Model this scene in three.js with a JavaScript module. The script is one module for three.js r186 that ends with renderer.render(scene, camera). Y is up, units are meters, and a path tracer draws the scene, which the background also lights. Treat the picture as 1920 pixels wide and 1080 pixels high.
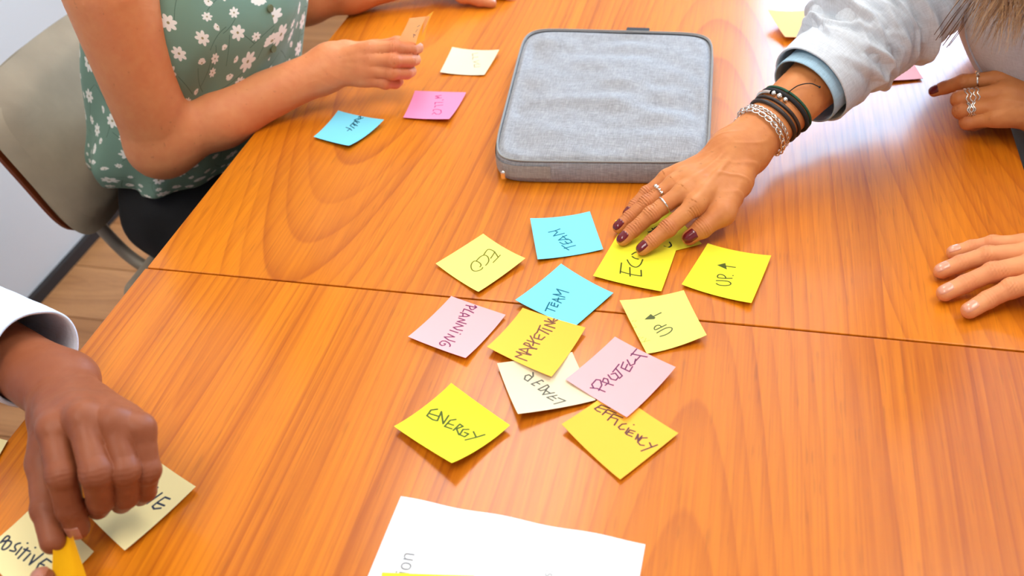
import * as THREE from 'three';
import { mergeGeometries as mergeGeo } from 'three/addons/utils/BufferGeometryUtils.js';
import { RoundedBoxGeometry } from 'three/addons/geometries/RoundedBoxGeometry.js';
import { RectAreaLightUniformsLib } from 'three/addons/lights/RectAreaLightUniformsLib.js';

// ---------------------------------------------------------------- camera, light, exposure
// World: metres, y up. x across the table (centre 0, edges +-0.51), z along it (seam at 0, + towards the camera).
const scene = new THREE.Scene();
const TABLE = 0.74;
const CAM = { f: 1790.14, pitch: 0.70087, roll: -0.09339, x: 0.1621, h: 0.6882, z: 0.7591, yaw: 16.2 * Math.PI / 180 };
const V = (x, y, z) => new THREE.Vector3(x, y, z);
const camAxes = (() => {
  const cp = Math.cos(CAM.pitch), sp = Math.sin(CAM.pitch), cr = Math.cos(CAM.roll), sr = Math.sin(CAM.roll), ca = Math.cos(CAM.yaw), sa = Math.sin(CAM.yaw);
  const w = (v) => V(v.x * ca + v.z * sa, v.y, -v.x * sa + v.z * ca);
  const r = V(1, 0, 0), u = V(0, cp, -sp), f = V(0, -sp, -cp);
  return { r: w(r.clone().multiplyScalar(cr).addScaledVector(u, sr)), u: w(u.clone().multiplyScalar(cr).addScaledVector(r, -sr)), f: w(f) };
})();
const camera = new THREE.PerspectiveCamera(2 * Math.atan(540 / CAM.f) * 180 / Math.PI, 16 / 9, 0.05, 30);
camera.filmGauge = 36;
camera.position.set(CAM.x, TABLE + CAM.h, CAM.z);
camera.quaternion.setFromRotationMatrix(new THREE.Matrix4().makeBasis(camAxes.r, camAxes.u, camAxes.f.clone().negate()));
camera.focus = 1.07;
camera.userData.fStop = 5;
camera.updateMatrixWorld();
scene.add(camera);
// a measured image point and a height over the table top give a place in the room
function P(px, py, h = 0) {
  const d = camAxes.f.clone().addScaledVector(camAxes.r, (px - 960) / CAM.f).addScaledVector(camAxes.u, (540 - py) / CAM.f);
  const t = (h - CAM.h) / d.y;
  return V(CAM.x + t * d.x, TABLE + h, CAM.z + t * d.z);
}
const renderer = new THREE.WebGLRenderer({ antialias: true });
renderer.toneMapping = THREE.LinearToneMapping;
renderer.toneMappingExposure = 1.15;
renderer.shadowMap.enabled = true;
scene.background = new THREE.Color().setRGB(3.2, 4.4, 6.0);       // overcast daylight outside the window
RectAreaLightUniformsLib.init();
const ROOM = { x0: -1.44, x1: 2.6, z0: -2.6, z1: 2.9, top: 2.7 };
const WIN = { x0: 0.16, x1: 1.98, y0: 0.9, y1: 2.46 };
{ // daylight coming in through the window of the far wall
  const day = new THREE.RectAreaLight(new THREE.Color().setRGB(0.44, 0.7, 1.0), 7.6, WIN.x1 - WIN.x0 - 0.1, WIN.y1 - WIN.y0 - 0.1);
  day.position.set((WIN.x0 + WIN.x1) / 2, (WIN.y0 + WIN.y1) / 2, ROOM.z0 + 0.02);
  day.lookAt(day.position.x, day.position.y, 5);
  day.name = 'window_daylight'; scene.add(day);
}
const PANELS = [[-0.5, -1.35], [1.0, -0.3], [-0.5, 0.95]];
const PANEL_GLOW = 6.6;

// ---------------------------------------------------------------- helpers
function rng(seed) { let s = seed >>> 0; return () => { s = (s + 0x6D2B79F5) >>> 0; let t = s; t = Math.imul(t ^ (t >>> 15), t | 1); t ^= t + Math.imul(t ^ (t >>> 7), t | 61); return ((t ^ (t >>> 14)) >>> 0) / 4294967296; }; }
const PERM = (() => { const r = rng(7), p = new Float32Array(65536); for (let i = 0; i < 65536; i++) p[i] = r(); return p; })();
function hash2(i, j) { return PERM[(Math.imul(i, 374761393) + Math.imul(j, 668265263) >>> 11) & 65535]; }
function noise2(x, y) {
  const i = Math.floor(x), j = Math.floor(y), u = x - i, v = y - j, a = u * u * (3 - 2 * u), b = v * v * (3 - 2 * v);
  const p = hash2(i, j), q = hash2(i + 1, j), r = hash2(i, j + 1), s = hash2(i + 1, j + 1);
  return p + (q - p) * a + (r - p + (p - q - r + s) * a) * b;
}
function noise3(x, y, z) {
  const k = Math.floor(z), w = z - k, c = w * w * (3 - 2 * w);
  const a = noise2(x + k * 37.13, y + k * 17.71), b = noise2(x + (k + 1) * 37.13, y + (k + 1) * 17.71);
  return a + (b - a) * c;
}
const mergeGeometries = (list) => mergeGeo(list.some((g) => !g.index) ? list.map((g) => (g.index ? g.toNonIndexed() : g)) : list);
const clamp = (x, a = 0, b = 1) => Math.min(b, Math.max(a, x));
const mix = (a, b, t) => a + (b - a) * t;
const smooth = (a, b, x) => { const t = clamp((x - a) / (b - a)); return t * t * (3 - 2 * t); };
const lin = (r, g, b) => new THREE.Color().setRGB(r / 255, g / 255, b / 255, THREE.SRGBColorSpace);
const used = new Map();
function numbered(name) { const n = used.get(name) ?? 0; used.set(name, n + 1); return n ? `${name}_${String(n).padStart(3, '0')}` : name; }
function tag(o, label, category, group, kind) {
  if (label) o.userData.label = label;
  if (category) o.userData.category = category;
  if (group) o.userData.group = group;
  if (kind) o.userData.kind = kind;
  return o;
}
function mesh(name, geo, mat, parent = scene, label) {
  const m = new THREE.Mesh(geo, mat);
  m.name = parent === scene ? numbered(name) : name;
  m.castShadow = m.receiveShadow = true;
  if (label) m.userData.label = label;
  parent.add(m);
  return m;
}
function thing(name, at, label, category, group) {
  const g = new THREE.Group(); g.name = numbered(name); g.position.copy(at); scene.add(g);
  return tag(g, label, category, group);
}
const rel = (t, v) => v.clone().sub(t.position);
function box(w, h, d, x, y, z, r = 0) {
  const g = r ? new RoundedBoxGeometry(w, h, d, 3, r) : new THREE.BoxGeometry(w, h, d);
  return g.translate(x, y, z);
}
function dataTex(w, h, fn, srgb = true) {
  const a = new Uint8Array(w * h * 4), c = [0, 0, 0];
  for (let j = 0; j < h; j++) for (let i = 0; i < w; i++) {
    fn(i, j, c); const k = (j * w + i) * 4;
    a[k] = clamp(c[0]) * 255; a[k + 1] = clamp(c[1]) * 255; a[k + 2] = clamp(c[2]) * 255; a[k + 3] = 255;
  }
  const t = new THREE.DataTexture(a, w, h); t.magFilter = THREE.LinearFilter; t.minFilter = THREE.LinearMipmapLinearFilter; t.generateMipmaps = true;
  t.wrapS = t.wrapT = THREE.RepeatWrapping; if (srgb) t.colorSpace = THREE.SRGBColorSpace; t.needsUpdate = true;
  return t;
}
function gridGeo(nu, nv, fn, closeU = false) { // fn(u,v) -> [Vector3, s, t]
  const pos = [], uv = [], idx = [];
  for (let j = 0; j <= nv; j++) for (let i = 0; i <= nu; i++) { const [p, s, t] = fn(i / nu, j / nv); pos.push(p.x, p.y, p.z); uv.push(s ?? i / nu, t ?? j / nv); }
  for (let j = 0; j < nv; j++) for (let i = 0; i < nu; i++) { const a = j * (nu + 1) + i, b = a + 1, c = a + nu + 1, d = c + 1; idx.push(a, b, d, a, d, c); }
  const g = new THREE.BufferGeometry();
  g.setAttribute('position', new THREE.Float32BufferAttribute(pos, 3)); g.setAttribute('uv', new THREE.Float32BufferAttribute(uv, 2)); g.setIndex(idx);
  g.computeVertexNormals();
  if (closeU) { // weld the normals of the first and last column
    const n = g.attributes.normal;
    for (let j = 0; j <= nv; j++) { const a = j * (nu + 1), b = a + nu; const v = V(n.getX(a) + n.getX(b), n.getY(a) + n.getY(b), n.getZ(a) + n.getZ(b)).normalize(); n.setXYZ(a, v.x, v.y, v.z); n.setXYZ(b, v.x, v.y, v.z); }
  }
  return g;
}
function tube(pts, r, seg = 48, rad = 8, closed = false) { return new THREE.TubeGeometry(new THREE.CatmullRomCurve3(pts, closed), seg, r, rad, closed); }

// ---------------------------------------------------------------- materials
const M = {};
function woodTex(w, h, mw, mh, seed, light, dark, figure = 1) { // flat-sawn veneer, grain along t: growth rings of a log cut lengthwise
  return dataTex(w, h, (i, j, c) => {
    const x = i / w * mw, z = j / h * mh, sx = x + seed * 3.7, sz = z + seed * 9.1;
    const leaf = mw > 0.5 ? Math.floor((x + 0.07) / 0.46) : 0, xc = (mw > 0.5 ? leaf * 0.46 + 0.16 : 0.5 * mw) + (noise2(seed + leaf * 5, sz * 0.9) - 0.5) * 0.12;
    const dx = x - xc + (noise2(sx * 7, sz * 1.6) - 0.5) * 0.022 * figure + (noise2(sx * 26, sz * 6) - 0.5) * 0.006, zz = leaf % 2 ? mh - z : z, dz = 0.012 + 0.085 * zz * figure + (noise2(sx * 2, sz * 1.7) - 0.5) * 0.022 * figure;
    const R = Math.sqrt(dx * dx + dz * dz), ph = R * 86 + 5 * noise2(R * 14 + seed, 3.3) + leaf * 7.3, n = Math.floor(ph), f = ph - n, amp = 0.25 + 0.75 * hash2(n + seed * 31, leaf + 7);
    const ring = amp * (Math.pow(f, 3.2) * smooth(1, 0.9, f)) * 0.52;
    const fibre = noise2(sx * 520 + R * 30, sz * 7), fine = noise2(sx * 1300, sz * 30), broad = noise2(sx * 4.3 + 5, sz * 0.8), band = noise2(R * 38 + leaf * 11, 9.1);
    const pore = smooth(0.8, 0.97, noise2(sx * 800 + 40, sz * 30)) * 0.5;
    const t = clamp(0.18 + ring + (fibre - 0.5) * 0.22 + (fine - 0.5) * 0.14 + (broad - 0.5) * 0.26 + (band - 0.5) * 0.34), k = 1 - pore * 0.16;
    for (let m = 0; m < 3; m++) c[m] = mix(light[m], dark[m], t) / 255 * k;
  });
}
const woodL = [216, 124, 14], woodD = [146, 64, 4];
const texTopA = woodTex(1536, 2048, 1.04, 1.5, 1, woodL, woodD, 1.25), texTopB = woodTex(1536, 2048, 1.04, 1.5, 5, woodL, woodD, 0.8);
function tableMat(map) { return new THREE.MeshPhysicalMaterial({ map, roughness: 0.5, clearcoat: 0.62, clearcoatRoughness: 0.2, specularIntensity: 0.3 }); }
M.topA = tableMat(texTopA); M.topB = tableMat(texTopB);
const floorTex = [0, 1, 2].map((k) => woodTex(256, 1024, 0.18, 1.3, 20 + k * 3, [[182, 128, 78], [172, 118, 70], [190, 136, 86]][k], [128, 80, 44], 0.5));
M.floor = floorTex.map((map) => new THREE.MeshStandardMaterial({ map, roughness: 0.5 }));
const noiseTex = (s, e, oct = 4) => dataTex(s, s, (i, j, c) => { let v = 0, a = 0.5, f = e; for (let o = 0; o < oct; o++) { v += a * noise2(i / s * f, j / s * f); a *= 0.5; f *= 2; } c[0] = c[1] = c[2] = v; }, false);
const plasterBump = noiseTex(512, 60, 3);
M.wall = new THREE.MeshStandardMaterial({ color: lin(212, 210, 208), roughness: 0.9, bumpMap: plasterBump, bumpScale: 0.0008 });
M.ceiling = new THREE.MeshStandardMaterial({ color: lin(238, 237, 233), roughness: 0.95 });
M.baseboard = new THREE.MeshStandardMaterial({ color: lin(38, 34, 34), roughness: 0.6 });
M.whiteFrame = new THREE.MeshStandardMaterial({ color: lin(235, 235, 235), roughness: 0.4 });
M.glass = new THREE.MeshPhysicalMaterial({ color: 0xffffff, transmission: 1, thickness: 0, roughness: 0, ior: 1.45 });
M.panel = new THREE.MeshStandardMaterial({ color: 0xffffff, emissive: new THREE.Color().setRGB(1, 0.95, 0.87), emissiveIntensity: 2.5 });
M.steel = new THREE.MeshStandardMaterial({ color: lin(150, 148, 145), metalness: 0.9, roughness: 0.35 });
M.silver = new THREE.MeshStandardMaterial({ color: lin(232, 228, 220), metalness: 1, roughness: 0.18 });
const weaveTex = (base, contrast, seed) => dataTex(512, 512, (i, j, c) => { // melange cloth, 512 px = 0.16 m
  const wx = noise2(i * 0.5 + seed, j * 0.05), wy = noise2(i * 0.05, j * 0.5 + seed), g = noise2(i * 0.9 + 7, j * 0.9), b = noise2(i * 0.03, j * 0.03 + seed);
  const v = 1 + contrast * ((wx - 0.5) * 0.9 + (wy - 0.5) * 0.9 + (g - 0.5) * 0.5 + (b - 0.5) * 0.25);
  c[0] = base[0] / 255 * v; c[1] = base[1] / 255 * v; c[2] = base[2] / 255 * v;
});
const weaveBump = dataTex(256, 256, (i, j, c) => { c[0] = c[1] = c[2] = 0.5 + 0.25 * Math.sin(i * Math.PI / 2) * Math.sin(j * Math.PI / 2) + (noise2(i * .4, j * .4) - .5) * 0.5; }, false);
const repeat = (t, r) => { const c = t.clone(); c.repeat.set(r, r); c.needsUpdate = true; return c; };
const inMetres = (t, size) => repeat(t, 1 / size);
function cloth(base, contrast, seed, extra = {}) { return new THREE.MeshPhysicalMaterial({ map: inMetres(weaveTex(base, contrast, seed), 0.16), bumpMap: inMetres(weaveBump, 0.06), bumpScale: 0.0003, roughness: 0.9, sheen: 0.25, sheenRoughness: 0.6, sheenColor: new THREE.Color(1, 1, 1), side: THREE.DoubleSide, ...extra }); }
M.melange = cloth([150, 150, 152], 0.17, 3);
M.zip = cloth([158, 156, 150], 0.12, 8);
M.blackTape = new THREE.MeshStandardMaterial({ color: lin(40, 40, 44), roughness: 0.8 });
M.sweater = cloth([204, 210, 216], 0.07, 11);
M.innerCuff = cloth([160, 192, 210], 0.06, 12);
M.vest = cloth([150, 146, 146], 0.06, 13);
M.shirt = cloth([214, 226, 242], 0.05, 14);
M.greyShirt = cloth([190, 190, 186], 0.08, 15);
M.trousers = new THREE.MeshStandardMaterial({ color: lin(14, 14, 16), roughness: 0.9 });
M.shoe = new THREE.MeshStandardMaterial({ color: lin(30, 28, 27), roughness: 0.5 });
const suedeTex = dataTex(512, 512, (i, j, c) => {
  let v = 0, a = 0.5, f = 5; for (let o = 0; o < 6; o++) { v += a * noise2(i / 512 * f + o * 7, j / 512 * f + o * 3); a *= 0.55; f *= 2.1; }
  const k = mix(0.88, 1.1, v); c[0] = 158 / 255 * k; c[1] = 142 / 255 * k; c[2] = 120 / 255 * k;
});
M.suede = new THREE.MeshPhysicalMaterial({ map: inMetres(suedeTex, 0.4), roughness: 0.95, sheen: 0.3, sheenRoughness: 0.5, sheenColor: new THREE.Color(1, 0.97, 0.94) });
M.ply = new THREE.MeshStandardMaterial({ map: inMetres(floorTex[1], 0.4), color: lin(190, 130, 90), roughness: 0.45 });
M.chairMetal = new THREE.MeshStandardMaterial({ color: lin(150, 140, 124), roughness: 0.5, metalness: 0.2 });
M.paper = new THREE.MeshStandardMaterial({ color: lin(246, 245, 243), roughness: 0.9 });
M.leather = new THREE.MeshStandardMaterial({ color: lin(44, 34, 30), roughness: 0.45 });
M.cord = new THREE.MeshStandardMaterial({ color: lin(26, 24, 26), roughness: 0.8 });
M.greenCord = new THREE.MeshStandardMaterial({ color: lin(38, 84, 60), roughness: 0.8 });
M.polish = new THREE.MeshPhysicalMaterial({ color: lin(104, 6, 20), roughness: 0.5, clearcoat: 1, clearcoatRoughness: 0.05, specularIntensity: 0.3 });
function skinMat() { return new THREE.MeshPhysicalMaterial({ vertexColors: true, color: 0xffffff, roughness: 0.5, specularIntensity: 0.6, sheen: 0.08, sheenRoughness: 0.5, sheenColor: new THREE.Color(1, 0.8, 0.7) }); }
M.skin = skinMat();

// ---------------------------------------------------------------- the room
{
  const { x0, x1, z0, z1, top } = ROOM, st = (name, g, m) => { const o = mesh(name, g, m); o.userData.kind = 'structure'; return o; };
  const floor = st('floor', box(x1 - x0 + 0.2, 0.1, z1 - z0 + 0.2, (x0 + x1) / 2, -0.062, (z0 + z1) / 2), M.baseboard);
  const r = rng(3), PW = 0.18, PL = 1.3, geo = new RoundedBoxGeometry(PL - 0.002, 0.012, PW - 0.002, 1, 0.0015);
  { const p = geo.attributes.position, uv = geo.attributes.uv; for (let i = 0; i < p.count; i++) uv.setXY(i, p.getZ(i) / PW + 0.5, p.getX(i) / PL + 0.5); }
  for (let j = 0, z = z0 + PW / 2; z < z1; z += PW, j++) {
    let x = x0 - r() * PL * 0.8 + PL / 2;
    for (; x - PL / 2 < x1; x += PL) {
      const a = Math.max(x - PL / 2, x0), b = Math.min(x + PL / 2, x1); if (b - a < 0.02) continue;
      const o = mesh('plank', geo, M.floor[Math.floor(r() * 3)], floor); o.scale.x = (b - a) / PL; o.position.set((a + b) / 2, -0.006, z); if (r() < 0.5) o.rotation.y = Math.PI;
    }
  }
  st('ceiling', box(x1 - x0 + 0.2, 0.1, z1 - z0 + 0.2, (x0 + x1) / 2, top + 0.05, (z0 + z1) / 2), M.ceiling);
  st('wall_left', box(0.1, top, z1 - z0 + 0.2, x0 - 0.05, top / 2, (z0 + z1) / 2), M.wall);
  st('wall_right', box(0.1, top, z1 - z0 + 0.2, x1 + 0.05, top / 2, (z0 + z1) / 2), M.wall);
  st('wall_near', box(x1 - x0, top, 0.1, (x0 + x1) / 2, top / 2, z1 + 0.05), M.wall);
  const far = [];
  far.push(box(WIN.x0 - x0, top, 0.1, (x0 + WIN.x0) / 2, top / 2, z0 - 0.05), box(x1 - WIN.x1, top, 0.1, (x1 + WIN.x1) / 2, top / 2, z0 - 0.05));
  far.push(box(WIN.x1 - WIN.x0, WIN.y0, 0.1, (WIN.x0 + WIN.x1) / 2, WIN.y0 / 2, z0 - 0.05), box(WIN.x1 - WIN.x0, top - WIN.y1, 0.1, (WIN.x0 + WIN.x1) / 2, (top + WIN.y1) / 2, z0 - 0.05));
  st('wall_far', mergeGeometries(far), M.wall);
  const w = WIN.x1 - WIN.x0, h = WIN.y1 - WIN.y0, cx = (WIN.x0 + WIN.x1) / 2, cy = (WIN.y0 + WIN.y1) / 2;
  const win = new THREE.Group(); win.name = 'window_1'; win.position.set(cx, cy, z0 - 0.06); win.userData.kind = 'structure'; scene.add(win);
  mesh('window_frame', mergeGeometries([box(w, 0.05, 0.06, 0, h / 2 - 0.025, 0), box(w, 0.05, 0.06, 0, -h / 2 + 0.025, 0), box(0.05, h - 0.1, 0.06, -w / 2 + 0.025, 0, 0), box(0.05, h - 0.1, 0.06, w / 2 - 0.025, 0, 0), box(0.05, h - 0.1, 0.06, 0, 0, 0)]), M.whiteFrame, win);
  for (const s of [-1, 1]) mesh('pane', box(w / 2 - 0.075, h - 0.1, 0.006, s * (w / 4 - 0.0125), 0, 0), M.glass, win);
  const bb = [[0.014, z1 - z0, x0 + 0.007, (z0 + z1) / 2, 'left'], [0.014, z1 - z0, x1 - 0.007, (z0 + z1) / 2, 'right']];
  for (const [a, b, x, z, n] of bb) st('baseboard_' + n, box(a, 0.03, b, x, 0.015, z), M.baseboard);
  st('baseboard_far', box(x1 - x0 - 0.03, 0.03, 0.014, (x0 + x1) / 2, 0.015, z0 + 0.007), M.baseboard);
  for (const [x, z] of PANELS) {
    const t = thing('ceiling_light', V(x, top, z), 'long flat ceiling light panel with a slim white frame', 'ceiling light', 'ceiling light panels');
    mesh('frame', mergeGeometries([box(0.66, 0.03, 0.03, 0, -0.015, 0.615), box(0.66, 0.03, 0.03, 0, -0.015, -0.615), box(0.03, 0.03, 1.2, 0.315, -0.015, 0), box(0.03, 0.03, 1.2, -0.315, -0.015, 0)]), M.whiteFrame, t);
    mesh('diffuser', box(0.6, 0.01, 1.2, 0, -0.012, 0), M.panel, t);
    const l = new THREE.RectAreaLight(new THREE.Color().setRGB(1, 0.94, 0.86), PANEL_GLOW, 0.6, 1.2);
    l.position.set(0, -0.022, 0); l.rotation.x = -Math.PI / 2; l.name = 'panel_light'; t.add(l);
  }
}

// ---------------------------------------------------------------- the two tables pushed together
function makeTable(z0, z1, mat, label, dx = 0) {
  const L = z1 - z0, t = thing('table', V(dx, 0, (z0 + z1) / 2), label, 'table', 'tables pushed together');
  const g = new RoundedBoxGeometry(1.02, 0.028, L, 2, 0.0012); g.translate(0, TABLE - 0.014, 0);
  const p = g.attributes.position, uv = g.attributes.uv; for (let i = 0; i < p.count; i++) uv.setXY(i, (p.getX(i) + 0.52) / 1.04, (p.getZ(i) + L / 2) / 1.5);
  mesh('table_top', g, mat, t);
  mesh('apron', mergeGeometries([box(0.86, 0.06, 0.025, 0, TABLE - 0.058, L / 2 - 0.1), box(0.86, 0.06, 0.025, 0, TABLE - 0.058, -L / 2 + 0.1), box(0.025, 0.06, L - 0.2, 0.42, TABLE - 0.058, 0), box(0.025, 0.06, L - 0.2, -0.42, TABLE - 0.058, 0)]), M.steel, t);
  for (const sx of [-1, 1]) for (const sz of [-1, 1]) mesh('leg', box(0.045, TABLE - 0.028, 0.045, sx * 0.42, (TABLE - 0.028) / 2, sz * (L / 2 - 0.1), 0.004), M.steel, t);
  return t;
}
makeTable(-1.42, -0.0011, M.topA, 'glossy orange-brown wooden table carrying the grey laptop sleeve');
makeTable(0.0011, 1.3, M.topB, 'glossy orange-brown wooden table carrying the white printed sheet', -0.0015);

// ---------------------------------------------------------------- chair
function makeChair(label) { // origin on the floor under the seat, facing +x
  const t = thing('chair', V(0, 0, 0), label, 'chair', 'chairs round the table');
  const back = (off, grow, low = 1) => (u, v, out) => { // u across (z), v up
    const a = (u - 0.5) * 2, b = (v - 0.5) * 2, ex = Math.pow(Math.pow(Math.abs(a), 5) + Math.pow(Math.abs(b), 5), 1 / 5) || 1e-6, m = Math.max(Math.abs(a), Math.abs(b)), k = m > 0 ? m / ex : 1;
    const zz = a * k * (0.215 + grow), yy = b * k * (0.13 + grow) * (b > 0 ? low : 1);
    const edge = smooth(1, 0.72, m), x = -0.205 - yy * 0.42 - 0.03 * yy * yy * 10 + 0.5 * zz * zz + off + out * edge;
    return V(x, 0.666 + yy, zz);
  };
  const pad = back(0, 0), N = 28;
  const front = gridGeo(N, N, (u, v) => { const p = pad(u, v, 0.024); p.x += (noise3(p.y * 14, p.z * 14, 3) - .5) * .004; return [p, u * 0.43, v * 0.3]; }), rear = gridGeo(N, N, (u, v) => [pad(1 - u, v, -0.014), u * 0.43, v * 0.3]);
  mesh('backrest', mergeGeometries([front, rear]), M.suede, t);
  const sh = back(-0.017, -0.004, 0.84);
  const sf = gridGeo(N, N, (u, v) => [sh(u, v, 0), u * 0.43, v * 0.3]), sr = gridGeo(N, N, (u, v) => { const p = sh(1 - u, v, -0.012); p.x -= 0.006; return [p, u * 0.43, v * 0.3]; });
  const rim = gridGeo(4 * N, 1, (u, v) => { const k = Math.max(0, Math.min(3, Math.floor(u * 4 - 1e-9))), f = u * 4 - k; const [a, b] = [[f, 0], [1, f], [1 - f, 1], [0, 1 - f]][k]; const p = sh(a, b, 0); if (v > .5) p.x -= 0.008; return [p, u * 1.4, v * 0.01]; });
  mesh('shell', mergeGeometries([sf, sr, rim]), M.ply, t, 'brown plywood shell');
  const seat = new RoundedBoxGeometry(0.40, 0.05, 0.40, 5, 0.024); seat.translate(0.07, 0.425, 0); { const p = seat.attributes.position, uv = seat.attributes.uv; for (let i = 0; i < p.count; i++) uv.setXY(i, p.getX(i), p.getZ(i)); }
  mesh('seat', seat, M.suede, t);
  for (const s of [-1, 1]) {
    mesh('support', tube([V(-0.235, 0.60, s * 0.10), V(-0.215, 0.54, s * 0.10), V(-0.15, 0.44, s * 0.11), V(-0.05, 0.395, s * 0.12)], 0.011, 30, 10), M.chairMetal, t);
    mesh('leg', tube([V(0.2, 0.395, s * 0.17), V(0.23, 0.2, s * 0.2), V(0.25, 0, s * 0.22)], 0.012, 20, 10), M.chairMetal, t);
    mesh('leg', tube([V(-0.12, 0.395, s * 0.17), V(-0.16, 0.2, s * 0.2), V(-0.19, 0, s * 0.22)], 0.012, 20, 10), M.chairMetal, t);
  }
  mesh('seat_frame', mergeGeometries([tube([V(-0.13, 0.395, -0.18), V(-0.13, 0.395, 0.18)], 0.011, 2, 8), tube([V(0.2, 0.395, -0.18), V(0.2, 0.395, 0.18)], 0.011, 2, 8), tube([V(-0.13, 0.395, 0.12), V(0.2, 0.395, 0.12)], 0.011, 2, 8), tube([V(-0.13, 0.395, -0.12), V(0.2, 0.395, -0.12)], 0.011, 2, 8)]), M.chairMetal, t);
  return t;
}
{
  const c0 = makeChair('taupe suede chair with plywood back shell, behind the woman in the green floral blouse');
  c0.position.set(-0.69, 0, -0.46);
  const put = (x, z, turn, label) => { const c = c0.clone(); c.name = numbered('chair'); c.position.set(x, 0, z); c.rotation.y = turn; c.userData.label = label; scene.add(c); };
  put(0.80, -0.58, Math.PI, 'taupe suede chair under the person in the grey-blue sweater');
  put(-0.86, 0.42, 0, 'taupe suede chair under the person in the pale blue shirt');
  put(0.86, 0.12, Math.PI, 'taupe suede chair of the person resting one bare hand flat on the table');
}

// ---------------------------------------------------------------- sticky notes
const NOTE = { lime: [236, 228, 52], yellow: [242, 232, 116], blue: [122, 208, 230], pink: [250, 174, 174], hot: [244, 138, 172], amber: [255, 190, 70], gold: [250, 192, 8], cream: [230, 214, 178], straw: [232, 214, 154], peach: [250, 190, 124] };
function bilinear(c, u, v) { return V(0, 0, 0).addScaledVector(c[0], (1 - u) * (1 - v)).addScaledVector(c[1], u * (1 - v)).addScaledVector(c[2], u * v).addScaledVector(c[3], (1 - u) * v); }
function invBilinear(c, p) { let u = 0.5, v = 0.5; for (let k = 0; k < 12; k++) { const q = bilinear(c, u, v), e = 1e-3, du = bilinear(c, u + e, v).sub(q).divideScalar(e), dv = bilinear(c, u, v + e).sub(q).divideScalar(e); const rx = p.x - q.x, rz = p.z - q.z, det = du.x * dv.z - du.z * dv.x; u += (rx * dv.z - rz * dv.x) / det; v += (du.x * rz - du.z * rx) / det; } return [u, v]; }
function inkTexture(color, corners, ink, size = 384) { // handwriting traced in the sheet's own square
  const cv = document.createElement('canvas'); cv.width = cv.height = size; const g = cv.getContext('2d');
  g.fillStyle = `rgb(${color.join(',')})`; g.fillRect(0, 0, size, size);
  for (const w of ink) {
    const [x0, y0, s] = w.z, at = (x, y) => { const [u, v] = invBilinear(corners, P(x0 + x / s, y0 + y / s, w.h ?? 0.002)); return [u * size, v * size]; };
    g.strokeStyle = g.fillStyle = w.color ?? 'rgba(48,50,58,0.82)'; g.lineWidth = (w.width ?? 0.0011) * 1.4 / 0.076 * size; g.lineCap = g.lineJoin = 'round';
    for (const st of w.strokes ?? []) {
      const pts = []; for (let i = 0; i < st.length; i += 2) pts.push(at(st[i], st[i + 1]));
      g.beginPath(); g.moveTo(...pts[0]);
      if (pts.length === 1) g.lineTo(pts[0][0] + 1, pts[0][1] + 1);
      else if (pts.length === 2) g.lineTo(...pts[1]);
      else { for (let i = 1; i < pts.length - 1; i++) { const sharp = w.sharp; if (sharp) g.lineTo(...pts[i]); else g.quadraticCurveTo(pts[i][0], pts[i][1], (pts[i][0] + pts[i + 1][0]) / 2, (pts[i][1] + pts[i + 1][1]) / 2); } g.lineTo(...pts[pts.length - 1]); }
      g.stroke();
    }
    for (const st of w.fills ?? []) { g.beginPath(); for (let i = 0; i < st.length; i += 2) i ? g.lineTo(...at(st[i], st[i + 1])) : g.moveTo(...at(st[0], st[1])); g.closePath(); g.fill(); }
  }
  const t = new THREE.CanvasTexture(cv); t.colorSpace = THREE.SRGBColorSpace; t.flipY = false; return t;
}
// a square of paper: corners given on the picture with their lift over the table (mm); the sheet bends up towards lifted corners
function sheetGeo(c, lift, base, pow, N = 18, thick = 0.0002, wave, bow = [0, 0]) {
  const top = (u, v) => {
    const p = bilinear(c, u, v), w = [(1 - u) * (1 - v), u * (1 - v), u * v, (1 - u) * v];
    let h = 0; for (let k = 0; k < 4; k++) h += lift[k] * Math.pow(w[k], pow);
    p.y = TABLE + base + h + bow[0] * Math.pow(Math.abs(2 * u - 1), 2.2) + bow[1] * Math.pow(Math.abs(2 * v - 1), 2.2) + (wave ? wave(u, v) : 0); return p;
  };
  const a = gridGeo(N, N, (u, v) => [top(u, v), u, v]), b = gridGeo(N, N, (u, v) => { const p = top(1 - u, v); p.y -= thick; return [p, 1 - u, v]; });
  const rim = gridGeo(4 * N, 1, (u, v) => { const k = Math.max(0, Math.min(3, Math.floor(u * 4 - 1e-9))), f = u * 4 - k, [s, t] = [[f, 0], [1, f], [1 - f, 1], [0, 1 - f]][k]; const p = top(s, t); if (v < .5) p.y -= thick; return [p, s, t]; });
  return mergeGeometries([a, b, rim]);
}
let noteCount = 0;
function note(o) {
  const lift = o.lift.map((x) => x / 1000), base = o.base ?? 0.0006, k0 = noteCount++, bow = (o.bow ?? (k0 % 2 ? [1.6, 0] : [0, 1.6])).map((x) => x / 1000), ends = bow[0] + bow[1];
  const c = o.px.map(([x, y], k) => P(x, y, base + ends + lift[k])), flat = c.map((p) => V(p.x, TABLE, p.z));
  const mid = bilinear(flat, 0.5, 0.5);
  const geo = sheetGeo(c.map((p) => V(p.x, 0, p.z)), lift, base, o.pow ?? 1.6, 20, 0.0002, null, bow);
  geo.translate(-mid.x, -TABLE, -mid.z);
  const mat = new THREE.MeshPhysicalMaterial({ map: inkTexture(NOTE[o.color], flat, o.ink ?? []), roughness: 0.85, side: THREE.DoubleSide, specularIntensity: 0.4 });
  const m = mesh('sticky_note', geo, mat); m.position.copy(mid); tag(m, o.label, 'sticky note', o.group ?? 'sticky notes on the table');
  return m;
}
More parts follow.
